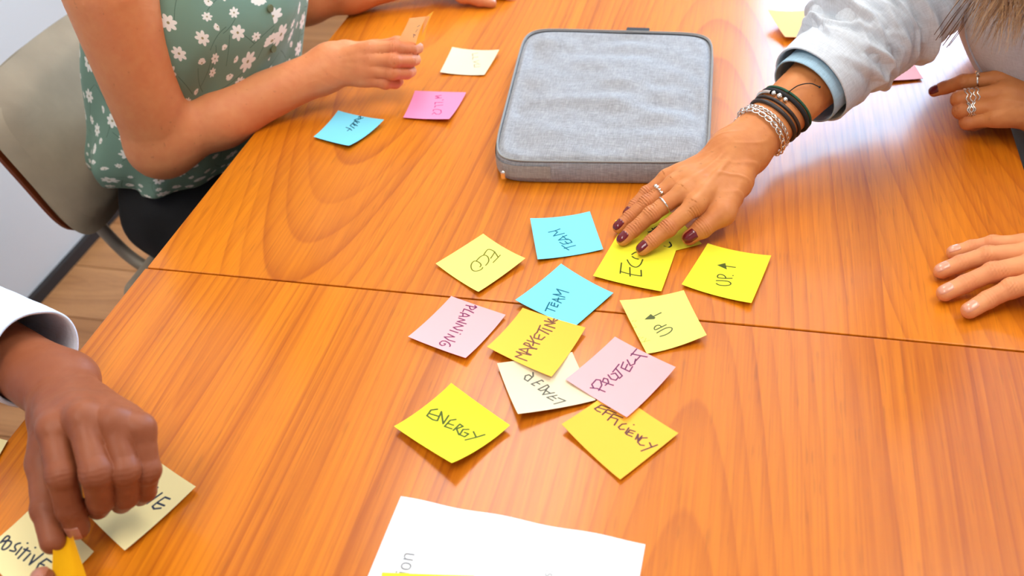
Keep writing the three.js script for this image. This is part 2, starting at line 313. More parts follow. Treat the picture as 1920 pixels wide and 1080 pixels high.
const Z = { ecoL: [860, 450, 15.43], team1: [1010, 415, 15.43], ecoH: [1140, 400, 8.307], up: [1170, 470, 5.683], plan: [810, 560, 10.8], mk: [950, 530, 6.754], lead: [970, 650, 5.143], en: [720, 620, 3.31], ive: [230, 880, 6.75], pos: [0, 930, 7.2], hot: [740, 150, 12], hap: [570, 70, 4.91] };
note({ color: 'yellow', label: 'pale yellow sticky note reading ECO, beside the blue TEAM notes', px: [[817, 494], [906, 438], [985, 484], [897, 547]], lift: [2, 1, 6, 3],
  ink: [{ z: Z.ecoL, color: 'rgba(90,90,20,0.9)', strokes: [[1205, 455, 1000, 660], [1140, 505, 1050, 350, 950, 285, 870, 268, 818, 285, 730, 420], [1050, 350, 930, 530], [785, 735, 850, 670, 880, 580, 850, 490, 790, 440, 720, 435, 640, 470, 570, 530, 510, 605], [615, 780, 652, 745, 640, 690, 590, 640, 510, 605, 440, 605, 380, 660, 350, 750, 370, 840, 420, 890, 490, 905, 580, 890, 670, 850, 695, 800]] }] });
note({ color: 'blue', label: 'light blue sticky note reading TEAM, one curled corner, beside the grey laptop sleeve', px: [[994, 409], [1106, 396], [1131, 467], [1008, 486]], lift: [7, 1, 1, 3],
  ink: [{ z: Z.team1, color: 'rgba(20,90,104,0.9)', sharp: true, strokes: [[1060, 690, 920, 725, 740, 780], [670, 695, 780, 770, 870, 825], [610, 610, 720, 662, 850, 632, 962, 600, 920, 540, 840, 505], [765, 580, 850, 645], [840, 520, 690, 528, 575, 550, 700, 450, 810, 400], [695, 430, 820, 525], [740, 345, 430, 440, 545, 320, 480, 295], [615, 230, 450, 298, 290, 345]] }] });
note({ color: 'blue', label: 'light blue sticky note reading TEAM, half under the amber MARKETING note', px: [[966, 562], [1052, 494], [1150, 549], [1078, 612]], lift: [6, 5, 1, 1],
  ink: [{ z: Z.mk, color: 'rgba(20,86,100,0.9)', sharp: true, strokes: [[545, 255, 520, 300, 490, 365], [510, 330, 610, 362], [652, 282, 640, 312, 560, 290, 575, 255], [600, 300, 608, 262], [690, 258, 580, 215, 735, 208], [645, 240, 658, 195], [735, 185, 590, 155, 690, 150, 635, 90, 785, 127]] }] });
note({ color: 'pink', label: 'pale pink sticky note reading PLANNING, lying near the pale yellow ECO note', px: [[765, 631], [846, 555], [948, 590], [873, 671]], lift: [2, 1, 2, 5],
  ink: [{ z: Z.plan, color: 'rgba(110,50,84,0.92)', sharp: true, strokes: [[690, 140, 770, 160, 890, 190], [760, 165, 770, 205, 800, 230, 840, 222, 905, 188, 870, 155], [840, 290, 740, 240, 650, 210, 625, 260], [575, 280, 680, 305, 760, 345, 700, 360, 550, 350], [625, 300, 625, 350], [540, 385, 665, 430, 510, 455, 580, 475, 690, 505], [485, 490, 630, 550, 430, 575, 500, 620, 615, 645], [365, 635, 525, 690], [570, 720], [325, 715, 455, 780, 250, 780, 340, 850, 465, 888], [365, 995, 375, 960, 340, 910, 270, 870, 210, 870, 160, 910, 165, 950, 210, 978, 260, 965, 275, 935, 245, 930]] }] });
note({ color: 'cream', label: 'cream sticky note reading LEADER, under the amber MARKETING and pink PROJECT notes', px: [[932, 681], [1073, 660], [1117, 750], [971, 776]], lift: [3, 0.5, 1, 10], bow: [0, 2.5],
  ink: [{ z: Z.lead, h: 0.004, color: 'rgba(84,84,76,0.9)', sharp: true, strokes: [[355, 562, 465, 522, 395, 490], [345, 522, 285, 488, 380, 462], [332, 474, 372, 500], [355, 435, 245, 460, 290, 388], [318, 442, 276, 416], [200, 405, 290, 355, 305, 375, 270, 405, 225, 418, 200, 405], [165, 368, 135, 352, 235, 310, 250, 322], [182, 332, 214, 350], [150, 240, 152, 275, 100, 325, 68, 306, 78, 272, 112, 262, 140, 282]] }] });
note({ color: 'amber', base: 0.0012, label: 'amber sticky note reading MARKETING, overlapping the blue TEAM and cream LEADER notes', px: [[913, 650], [980, 577], [1098, 614], [1034, 706]], lift: [6, 2, 4, 5],
  ink: [{ z: Z.mk, h: 0.004, width: 0.0013, color: 'rgba(112,72,60,0.92)', sharp: true, strokes: [[255, 1000, 110, 950, 190, 920, 125, 880, 300, 920], [310, 915, 160, 845, 290, 828, 380, 832], [252, 905, 270, 838], [375, 838, 300, 810, 215, 775, 235, 755, 280, 765, 300, 800, 330, 828], [415, 772, 260, 722], [300, 665, 342, 742, 330, 790], [385, 620, 355, 645, 345, 690, 440, 715, 482, 680], [400, 702, 415, 650], [425, 535, 385, 620], [402, 578, 530, 645], [455, 570, 572, 612], [480, 482, 612, 516, 480, 530, 608, 574], [525, 460, 580, 500, 640, 482, 652, 455, 612, 450, 590, 482]] }] });
note({ color: 'lime', label: 'lime sticky note reading UP with a filled arrow, beside the reaching hand', px: [[1278, 533], [1327, 456], [1446, 479], [1409, 568]], lift: [2, 3, 4, 5],
  ink: [{ z: Z.up, color: 'rgba(64,72,30,0.92)', strokes: [[1085, 165, 1185, 180], [1150, 297, 1010, 297, 990, 275, 1010, 252, 1050, 255, 1080, 275, 1085, 297], [985, 320, 1090, 320, 1140, 345, 1135, 370, 1080, 378, 1010, 370, 985, 352], [1160, 268]], fills: [[990, 155, 1080, 133, 1097, 202]] }] });
note({ color: 'yellow', label: 'pale yellow sticky note reading UP with faint pencil writing, beside the pink PROJECT note', px: [[1162, 563], [1282, 544], [1325, 628], [1213, 663]], lift: [5, 1, 8, 1.5],
  ink: [{ z: Z.up, color: 'rgba(72,80,50,0.92)', strokes: [[320, 700, 395, 662], [450, 792, 390, 820, 330, 852, 318, 830, 340, 800, 382, 795, 400, 818], [350, 880, 420, 835, 480, 820, 518, 830, 505, 865, 450, 900, 385, 917]], fills: [[215, 742, 285, 678, 337, 716, 322, 732]] },
    { z: Z.up, width: 0.0005, color: 'rgba(150,140,40,0.7)', strokes: [[275, 960, 140, 1000], [235, 940, 215, 985], [205, 930, 180, 945], [172, 928, 160, 942], [165, 895, 150, 905], [120, 895, 110, 905], [100, 840, 140, 830, 120, 815, 108, 800], [85, 775, 100, 760], [115, 770, 132, 758]] }] });
note({ color: 'amber', label: 'amber sticky note reading EFFICIENCY, partly under the pink PROJECT note', px: [[1053, 795], [1150, 729], [1272, 812], [1163, 899]], lift: [6, 1, 2, 2],
  ink: [{ z: Z.lead, color: 'rgba(92,56,64,0.92)', sharp: true, strokes: [[890, 595, 810, 570, 745, 610, 770, 628, 800, 638], [780, 595, 850, 612], [820, 660, 870, 610, 950, 640], [846, 634, 900, 652], [870, 710, 925, 650, 1015, 682], [898, 680, 958, 694], [935, 755, 970, 700], [1050, 740, 1010, 745, 975, 775, 990, 795, 1030, 795], [1040, 830, 1075, 780], [1122, 750], [1135, 815, 1085, 800, 1050, 842, 1105, 865], [1070, 820, 1115, 835], [1140, 892, 1165, 842, 1162, 905, 1202, 860], [1250, 880, 1200, 880, 1160, 920, 1185, 950, 1222, 955], [1275, 930, 1295, 975], [1350, 955, 1280, 980, 1195, 1010]] }] });
note({ color: 'pink', base: 0.0014, label: 'pale pink sticky note reading PROJECT, overlapping the cream LEADER and amber EFFICIENCY notes', px: [[1060, 711], [1153, 631], [1267, 688], [1175, 782]], lift: [1, 1, 7, 4],
  ink: [{ z: Z.lead, h: 0.003, color: 'rgba(100,56,86,0.94)', sharp: true, strokes: [[705, 400, 770, 405, 845, 438], [735, 398, 718, 365, 760, 315, 800, 320, 815, 370, 785, 425], [925, 372, 860, 350, 820, 335, 835, 300, 870, 310, 880, 345, 848, 372], [875, 268, 905, 310, 950, 322, 975, 292, 945, 252, 905, 262], [920, 240, 980, 168], [950, 208, 1012, 280, 985, 304], [1022, 148, 1000, 200, 1082, 242, 1110, 196], [1040, 216, 1062, 172], [1060, 130, 1090, 186, 1130, 172, 1140, 128], [1150, 35, 1095, 90], [1100, 75, 1170, 95, 1250, 117], [1132, 152, 1180, 108]] }] });
note({ color: 'lime', label: 'lime sticky note reading ENERGY with strongly lifted corners, apart from the others', px: [[739, 799], [846, 718], [956, 797], [847, 868]], lift: [4, 5, 4, 14], pow: 1.3, bow: [3, 0],
  ink: [{ z: Z.en, h: 0.006, color: 'rgba(70,84,40,0.94)', width: 0.0013, sharp: true, strokes: [[330, 480, 290, 485, 265, 520, 300, 545, 325, 552], [285, 508, 340, 525], [330, 552, 355, 495, 366, 572, 400, 520], [445, 545, 410, 550, 375, 590, 420, 606], [395, 570, 430, 582], [430, 616, 470, 575, 490, 590, 450, 606, 465, 646], [525, 610, 490, 610, 470, 645, 500, 660, 525, 640, 500, 630], [555, 625, 570, 657], [625, 645, 565, 665, 505, 682]] }] });
note({ color: 'lime', bow: [0, 0], label: 'lime sticky note with dark scribble, mostly under the reaching hand', px: [[1153, 413], [1262, 398], [1316, 457], [1232, 478]], lift: [3, 1, 1, 1],
  ink: [{ z: Z.ecoH, width: 0.0016, color: 'rgba(34,36,26,0.95)', strokes: [[625, 320, 670, 352], [630, 290, 700, 270, 740, 215], [690, 230, 740, 282], [820, 532, 900, 540, 1000, 500, 960, 440], [880, 505, 940, 536], [760, 200, 780, 330, 700, 350]] }] });
note({ color: 'lime', base: 0.0014, bow: [0, 0.6], label: 'lime sticky note reading ECO, pressed down by red-nailed fingertips', px: [[1112, 517], [1160, 436], [1268, 468], [1240, 546]], lift: [2, 0.5, 0.5, 3],
  ink: [{ z: Z.ecoH, width: 0.0012, color: 'rgba(64,70,24,0.94)', strokes: [[210, 775, 190, 940], [190, 910, 340, 955, 520, 985], [515, 890, 520, 985], [340, 845, 345, 985], [300, 725, 330, 790, 390, 835, 450, 845, 510, 800, 540, 720], [470, 712, 420, 705, 378, 672], [372, 640, 405, 612, 450, 600]] }] });
note({ color: 'hot', label: 'bright pink sticky note between the blue HAPPY note and the laptop sleeve', px: [[756, 220], [778, 170], [874, 173], [842, 223]], lift: [1, 1, 1, 6],
  ink: [{ z: Z.hot, width: 0.001, color: 'rgba(150,40,100,0.9)', sharp: true, strokes: [[1050, 345, 915, 362, 1000, 385, 915, 408, 1050, 400], [1095, 440, 1070, 450], [1080, 500, 910, 498, 905, 540], [1080, 560, 912, 574, 900, 612], [1050, 690, 960, 660, 872, 665, 868, 700], [845, 785, 890, 740, 940, 790, 1010, 792, 1052, 745, 1040, 695]] }] });
note({ color: 'cream', label: 'cream sticky note with curled corners, between the pink note and the laptop sleeve', px: [[825, 135], [848, 88], [936, 93], [908, 140]], lift: [2, 2, 6, 1],
  ink: [{ z: Z.hap, width: 0.001, color: 'rgba(130,120,90,0.9)', sharp: true, strokes: [[1600, 150, 1550, 155, 1555, 178], [1602, 185, 1555, 186, 1552, 206], [1610, 215, 1560, 226, 1606, 240], [1620, 250, 1566, 250, 1570, 275, 1622, 270]] }] });
note({ color: 'blue', label: 'turquoise sticky note reading HAPPY near the edge, in front of the bare forearm', px: [[588, 256], [634, 207], [720, 224], [654, 273]], lift: [2, 3, 8, 5],
  ink: [{ z: Z.hap, width: 0.0012, color: 'rgba(16,70,90,0.94)', sharp: true, strokes: [[548, 735, 505, 752], [548, 762, 500, 772], [525, 745, 522, 768], [512, 795, 465, 772, 508, 762], [492, 824, 452, 798, 472, 780, 496, 802], [464, 844, 426, 818, 448, 800, 470, 822], [440, 862, 424, 845, 388, 832], [424, 845, 400, 864]] }] });
note({ color: 'straw', label: 'straw-coloured sticky note ending in IVE under the hand with the pale blue cuff', px: [[165, 965], [262, 838], [367, 912], [234, 1032]], lift: [2, 1, 4, 5],
  ink: [{ z: Z.ive, width: 0.0013, color: 'rgba(36,44,66,0.95)', sharp: true, strokes: [[325, 332, 360, 288], [350, 260], [440, 232], [430, 295, 310, 435, 500, 305], [605, 390, 540, 362, 450, 420, 380, 475, 400, 510, 490, 506], [440, 432, 535, 475]] }] });
note({ color: 'straw', label: 'straw-coloured sticky note reading POSITIVE at the corner by the yellow held note', px: [[-36, 1034], [72, 938], [176, 1034], [60, 1142]], lift: [1, 2, 1, 1],
  ink: [{ z: Z.pos, width: 0.0013, color: 'rgba(40,46,62,0.95)', strokes: [[5, 628, 60, 560, 100, 530, 132, 545, 110, 592, 30, 612], [90, 600, 20, 690, 30, 730, 100, 702, 160, 622, 130, 600, 90, 600], [270, 630, 210, 640, 190, 690, 215, 720, 190, 746, 130, 730], [210, 785, 290, 685], [365, 630], [240, 836, 370, 695], [320, 710, 400, 740], [315, 866, 405, 770], [470, 690]] }, { z: Z.pos, width: 0.0013, color: 'rgba(40,46,62,0.95)', sharp: true, strokes: [[460, 790, 392, 920, 580, 770], [690, 885, 625, 840, 520, 910, 485, 980, 532, 1000], [540, 905, 590, 926]] }] });
note({ color: 'straw', label: 'straw-coloured sticky note lying under the pale blue shirt cuff', px: [[-120, 880], [-60, 800], [14, 826], [-40, 920]], lift: [1, 1, 1, 1] });
note({ color: 'peach', label: 'peach sticky note with one edge curled up, beside the grey-blue sleeve', px: [[1440, 18], [1516, 18], [1560, 64], [1472, 69]], lift: [20, 3, 1, 7], pow: 1.2 });
note({ color: 'pink', label: 'lilac-pink sticky note lying in the window reflection', px: [[1612, 107], [1705, 100], [1731, 147], [1632, 151]], lift: [1, 2, 1, 5],
  ink: [{ z: [1620, 90, 15.43], width: 0.0012, color: 'rgba(130,100,190,0.85)', sharp: true, strokes: [[640, 570, 720, 530, 760, 560], [740, 650, 820, 600, 860, 640], [760, 690, 850, 690, 900, 670], [790, 740, 960, 740, 980, 790], [800, 800, 920, 800, 900, 850, 820, 850]] }] });
note({ color: 'lime', base: 0.0034, bow: [0, 0], label: 'lime sticky note stuck on the white printed sheet', px: [[716, 1073], [890, 1079], [900, 1200], [700, 1190]], lift: [1, 1, 1, 1] });

// white printed sheet
{
  const tl = P(752, 932, 0.001), tr = P(1210, 1020, 0.001), dl = P(690, 1080, 0.001).sub(tl).normalize();
  const c = [tl, tr, tr.clone().addScaledVector(dl, 0.297), tl.clone().addScaledVector(dl, 0.297)].map((p) => V(p.x, 0, p.z)), flat = c.map((p) => V(p.x, TABLE, p.z)), mid = bilinear(flat, 0.5, 0.5);
  const cv = document.createElement('canvas'); cv.width = 840; cv.height = 1188; const g = cv.getContext('2d'); g.fillStyle = 'rgb(246,246,245)'; g.fillRect(0, 0, 840, 1188);
  const put = (txt, px, py, qx, qy, size) => { const a = invBilinear(flat, P(px, py)), b = invBilinear(flat, P(qx, qy)), ax = a[0] * 840, ay = a[1] * 1188, bx = b[0] * 840, by = b[1] * 1188; g.save(); g.translate(ax, ay); g.rotate(Math.atan2(by - ay, bx - ax)); g.font = `${size}px sans-serif`; g.fillStyle = 'rgb(104,104,106)'; g.fillText(txt, 0, 0); g.restore(); };
  put('ion', 766, 1081, 778, 1040, 62); put('s:', 1034, 1085, 1040, 1060, 40);
  const t = new THREE.CanvasTexture(cv); t.colorSpace = THREE.SRGBColorSpace; t.flipY = false;
  const geo = sheetGeo(c, [0, 0, 0, 0], 0.0004, 1, 40, 0.0002, (u, v) => 0.0012 * (1 + Math.sin(u * 17 + 0.5) * smooth(0.35, 0, v)) * smooth(0.5, 0, v)); geo.translate(-mid.x, -TABLE, -mid.z);
  const m = mesh('printed_sheet', geo, new THREE.MeshStandardMaterial({ map: t, roughness: 0.85, side: THREE.DoubleSide })); m.position.copy(mid);
  tag(m, 'white sheet of paper with grey printed letters lying on the near table', 'paper');
}

// ---------------------------------------------------------------- laptop sleeve
{
  const H = 0.034, q = [P(984, 50, H), P(1340, 60, H), P(1330, 305, H), P(918, 302, H)], mid = bilinear(q, 0.5, 0.5);
  const t = thing('laptop_sleeve', V(mid.x, TABLE, mid.z), 'grey melange fabric laptop sleeve with rounded corners and zip', 'laptop sleeve');
  const ang = (a) => { // outline of the rounded quad, a in 0..1 anticlockwise from above; returns uv of the quad
    const k = 4 * a, th = (a + 0.125) * 2 * Math.PI, x = Math.cos(th), y = Math.sin(th), p = 9, r = 1 / Math.pow(Math.pow(Math.abs(x), p) + Math.pow(Math.abs(y), p), 1 / p);
    return [0.5 + 0.5 * x * r, 0.5 - 0.5 * y * r];
  };
  const at = (a, s) => { const [u, v] = ang(a); return bilinear(q, 0.5 + (u - 0.5) * s, 0.5 + (v - 0.5) * s); };
  const wr = (x, z) => (noise2(x * 16 + 3, z * 34 + 1) - 0.5) * 0.0042 + (noise2(x * 7, z * 13) - 0.5) * 0.007 + (noise2(x * 55, z * 60) - 0.5) * 0.0008;
  const NA = 260;
  // rows: inwards scale, height
  const side = [[0.97, 0.0006], [0.987, 0.0015], [0.999, 0.006], [1.004, 0.014], [1.002, 0.023], [0.994, 0.0298], [0.982, 0.0322], [0.9755, 0.0312]];
  const prof = (list) => (u, v) => { const k = v * (list.length - 1), i = Math.min(list.length - 2, Math.floor(k)), f = k - i, s = mix(list[i][0], list[i + 1][0], f), h = mix(list[i][1], list[i + 1][1], f); const p = at(u, s); p.y = TABLE + h + (noise2(p.x * 40, p.z * 40 + h * 60) - .5) * .0012 * smooth(0, .01, h); return [rel(t, p), u * 1.25, v * 0.04]; };
  mesh('gusset', gridGeo(NA, 28, prof(side), true), M.melange, t);
  mesh('underside', gridGeo(NA, 2, (u, v) => { const p = at(u, 0.97 * v); p.y = TABLE + 0.0006; return [rel(t, p), p.x, p.z]; }, true), M.melange, t);
  mesh('top_panel', gridGeo(NA, 90, (u, v) => { const s = 0.9752 * (1 - v); const p = at(u, s), e = smooth(0, 0.05, v), e2 = smooth(0, 0.4, v); p.y = TABLE + 0.0289 + 0.004 * e + 0.003 * e2 + 1.9 * wr(p.x, p.z) * smooth(0, 0.16, v); return [rel(t, p), p.x, p.z]; }, true), M.melange, t);
  const seam = []; for (let i = 0; i < 120; i++) { const p = at(i / 120, 0.987); p.y = TABLE + 0.0325; seam.push(rel(t, p)); }
  mesh('piping', tube(seam, 0.0013, 360, 6, true), M.zip, t);
  // zip band round the front left corner and its pull
  mesh('zip_band', gridGeo(60, 8, (u, v) => { const p = at(0.40 + u * 0.16, 1.006 + 0.002 * Math.sin(v * Math.PI)); p.y = TABLE + 0.009 + v * 0.018; return [rel(t, p), u * 0.2, v * 0.02]; }), M.zip, t);
  const zp = rel(t, P(944, 323, 0.018));
  const pull = mesh('zip_pull', mergeGeometries([new THREE.SphereGeometry(0.0035, 14, 10).scale(1, 1, 0.7).translate(zp.x, zp.y, zp.z + 0.002), box(0.006, 0.008, 0.002, zp.x, zp.y - 0.004, zp.z + 0.003, 0.0008)]), M.silver, t, 'small silver zip pull');
  const tb = rel(t, P(1196, 56, 0.018));
  mesh('loop_tab', box(0.036, 0.004, 0.014, tb.x, tb.y, tb.z + 0.002, 0.0015), M.blackTape, t, 'short black fabric tab');
}

// ---------------------------------------------------------------- bodies: distance fields of tapered bones, meshed
const bone = (a, b, ra, rb) => { const d = b.clone().sub(a), l2 = Math.max(d.lengthSq(), 1e-12); return { a, d, l2, ra, rb }; };
function dBone(s, x, y, z) { const px = x - s.a.x, py = y - s.a.y, pz = z - s.a.z; let h = (px * s.d.x + py * s.d.y + pz * s.d.z) / s.l2; h = h < 0 ? 0 : h > 1 ? 1 : h; const qx = px - s.d.x * h, qy = py - s.d.y * h, qz = pz - s.d.z * h; return Math.sqrt(qx * qx + qy * qy + qz * qz) - (s.ra + (s.rb - s.ra) * h); }
const ell = (c, f, u, s, rf, ru, rs) => ({ c, f, u, s, r: [rf, ru, rs], m: Math.min(rf, ru, rs), e: 1 });
function dEll(e, x, y, z) { const px = x - e.c.x, py = y - e.c.y, pz = z - e.c.z, a = (px * e.f.x + py * e.f.y + pz * e.f.z) / e.r[0], b = (px * e.u.x + py * e.u.y + pz * e.u.z) / e.r[1], c = (px * e.s.x + py * e.s.y + pz * e.s.z) / e.r[2]; const k = Math.sqrt(a * a + b * b + c * c); if (k < 1e-6) return -e.m; const g = Math.sqrt(a * a / e.r[0] ** 2 + b * b / e.r[1] ** 2 + c * c / e.r[2] ** 2) / k; return (k - 1) / Math.max(g, 1e-6); }
const dPrim = (s, x, y, z) => (s.e ? dEll(s, x, y, z) : dBone(s, x, y, z));
function smin(a, b, k) { const h = Math.max(k - Math.abs(a - b), 0); return Math.min(a, b) - h * h / (4 * k); }
// field: trunk prims blended together (each with its k), chains (fingers) blended into the trunk but never into one another
function evalField(f, x, y, z, act) {
  const T = act ? act.trunk : f.trunk, C = act ? act.chains : f.chains; let d = 1;
  for (let i = 0; i < T.length; i++) d = smin(d, dPrim(T[i], x, y, z), T[i].k ?? f.k);
  let r = d;
  for (let i = 0; i < C.length; i++) { const c = C[i]; let e = 1; for (let j = 0; j < c.length; j++) e = smin(e, dBone(c[j], x, y, z), 0.003); const q = smin(d, e, f.kc ?? 0.007); if (q < r) r = q; }
  if (f.cut) { const q = f.cut(x, y, z); if (q > r) r = q; }
  return r;
}
function meshField(f, cell, color) {
  const lo = V(1e9, 1e9, 1e9), hi = V(-1e9, -1e9, -1e9), grow = (p, r) => { lo.min(V(p.x - r, p.y - r, p.z - r)); hi.max(V(p.x + r, p.y + r, p.z + r)); };
  for (const s of [...f.trunk, ...f.chains.flat()]) { if (s.e) grow(s.c, Math.max(...s.r)); else { grow(s.a, s.ra); grow(s.a.clone().add(s.d), s.rb); } }
  if (f.clip) { lo.max(f.clip[0]); hi.min(f.clip[1]); }
  lo.subScalar(cell * 3 + 0.004); hi.addScalar(cell * 3 + 0.004);
  const B = 8, nb = [0, 1, 2].map((k) => Math.ceil((hi.getComponent(k) - lo.getComponent(k)) / cell / B)), nx = nb[0] * B + 1, ny = nb[1] * B + 1, nz = nb[2] * B + 1;
  const val = new Float32Array(nx * ny * nz), cellId = new Int32Array(nx * ny * nz).fill(-1), act = [], half = cell * B * 0.5 * Math.sqrt(3) * 1.05 + 0.002;
  const lists = new Map();
  for (let bz = 0; bz < nb[2]; bz++) for (let by = 0; by < nb[1]; by++) for (let bx = 0; bx < nb[0]; bx++) {
    const cx = lo.x + (bx + 0.5) * B * cell, cy = lo.y + (by + 0.5) * B * cell, cz = lo.z + (bz + 0.5) * B * cell;
    if (Math.abs(evalField(f, cx, cy, cz)) > half + (f.cut ? 0 : 0)) continue;
    const near = (s) => dPrim(s, cx, cy, cz) < half * 2 + 0.02;
    const a = { trunk: f.trunk.filter(near), chains: f.chains.map((c) => c.filter(near)).filter((c) => c.length) };
    act.push([bx, by, bz]); lists.set((bz * nb[1] + by) * nb[0] + bx, a);
    for (let k = 0; k <= B; k++) for (let j = 0; j <= B; j++) for (let i = 0; i <= B; i++) { const X = bx * B + i, Y = by * B + j, Zz = bz * B + k; val[(Zz * ny + Y) * nx + X] = evalField(f, lo.x + X * cell, lo.y + Y * cell, lo.z + Zz * cell, a); }
  }
  const pos = [], idx = [], who = [], off = [0, 1, nx, nx + 1, nx * ny, nx * ny + 1, nx * ny + nx, nx * ny + nx + 1], E = [[0, 1], [2, 3], [4, 5], [6, 7], [0, 2], [1, 3], [4, 6], [5, 7], [0, 4], [1, 5], [2, 6], [3, 7]];
  for (const [bx, by, bz] of act) for (let k = 0; k < B; k++) for (let j = 0; j < B; j++) for (let i = 0; i < B; i++) {
    const X = bx * B + i, Y = by * B + j, Zz = bz * B + k, n = (Zz * ny + Y) * nx + X; let m = 0;
    for (let c = 0; c < 8; c++) if (val[n + off[c]] < 0) m |= 1 << c;
    if (m === 0 || m === 255) continue;
    let sx = 0, sy = 0, sz = 0, ct = 0;
    for (const [a, b] of E) { const va = val[n + off[a]], vb = val[n + off[b]]; if ((va < 0) === (vb < 0)) continue; const t = va / (va - vb); sx += (a & 1) + t * ((b & 1) - (a & 1)); sy += ((a >> 1) & 1) + t * (((b >> 1) & 1) - ((a >> 1) & 1)); sz += (a >> 2) + t * ((b >> 2) - (a >> 2)); ct++; }
    cellId[n] = pos.length / 3; pos.push(lo.x + (X + sx / ct) * cell, lo.y + (Y + sy / ct) * cell, lo.z + (Zz + sz / ct) * cell); who.push((bz * nb[1] + by) * nb[0] + bx);
  }
  for (const [bx, by, bz] of act) for (let k = 0; k < B; k++) for (let j = 0; j < B; j++) for (let i = 0; i < B; i++) {
    const n = ((bz * B + k) * ny + by * B + j) * nx + bx * B + i; if (cellId[n] < 0) continue; const v0 = val[n] < 0;
    for (const [s, a, b] of [[1, nx, nx * ny], [nx, nx * ny, 1], [nx * ny, 1, nx]]) {
      if (v0 === (val[n + s] < 0)) continue;
      const q = [cellId[n], cellId[n - a], cellId[n - a - b], cellId[n - b]]; if (q.some((x) => !(x >= 0))) continue;
      if (v0) idx.push(q[0], q[1], q[2], q[0], q[2], q[3]); else idx.push(q[0], q[2], q[1], q[0], q[3], q[2]);
    }
  }
  const N = pos.length / 3, nor = new Float32Array(N * 3), col = new Float32Array(N * 3), e = Math.min(0.0005, cell * 0.4), c = new THREE.Color();
  for (let i = 0; i < N; i++) {
    let x = pos[3 * i], y = pos[3 * i + 1], z = pos[3 * i + 2]; const a = lists.get(who[i]);
    const F = (p, q, r) => evalField(f, p, q, r, a) - (f.disp ? f.disp(p, q, r) : 0);
    let gx, gy, gz;
    for (let it = 0; it < 3; it++) {
      gx = F(x + e, y, z) - F(x - e, y, z); gy = F(x, y + e, z) - F(x, y - e, z); gz = F(x, y, z + e) - F(x, y, z - e);
      const g = Math.sqrt(gx * gx + gy * gy + gz * gz) || 1; gx /= g; gy /= g; gz /= g;
      if (it < 2) { const d = clamp(F(x, y, z), -cell, cell) * Math.min(1, 2 * e / g); x -= gx * d; y -= gy * d; z -= gz * d; }
    }
    pos[3 * i] = x; pos[3 * i + 1] = y; pos[3 * i + 2] = z; nor[3 * i] = gx; nor[3 * i + 1] = gy; nor[3 * i + 2] = gz;
    if (color) { color(x, y, z, c, gx, gy, gz); col[3 * i] = c.r; col[3 * i + 1] = c.g; col[3 * i + 2] = c.b; } else col[3 * i] = col[3 * i + 1] = col[3 * i + 2] = 1;
  }
  const g = new THREE.BufferGeometry();
  g.setAttribute('position', new THREE.Float32BufferAttribute(pos, 3)); g.setAttribute('normal', new THREE.BufferAttribute(nor, 3)); g.setAttribute('color', new THREE.BufferAttribute(col, 3)); g.setIndex(idx);
  return g;
}
function march(f, o, d, max = 0.08) { let t = 0; for (let k = 0; k < 60; k++) { const v = evalField(f, o.x + d.x * t, o.y + d.y * t, o.z + d.z * t); if (v > -2e-5) break; t += -v * 0.9; if (t > max) break; } return o.clone().addScaledVector(d, t); }

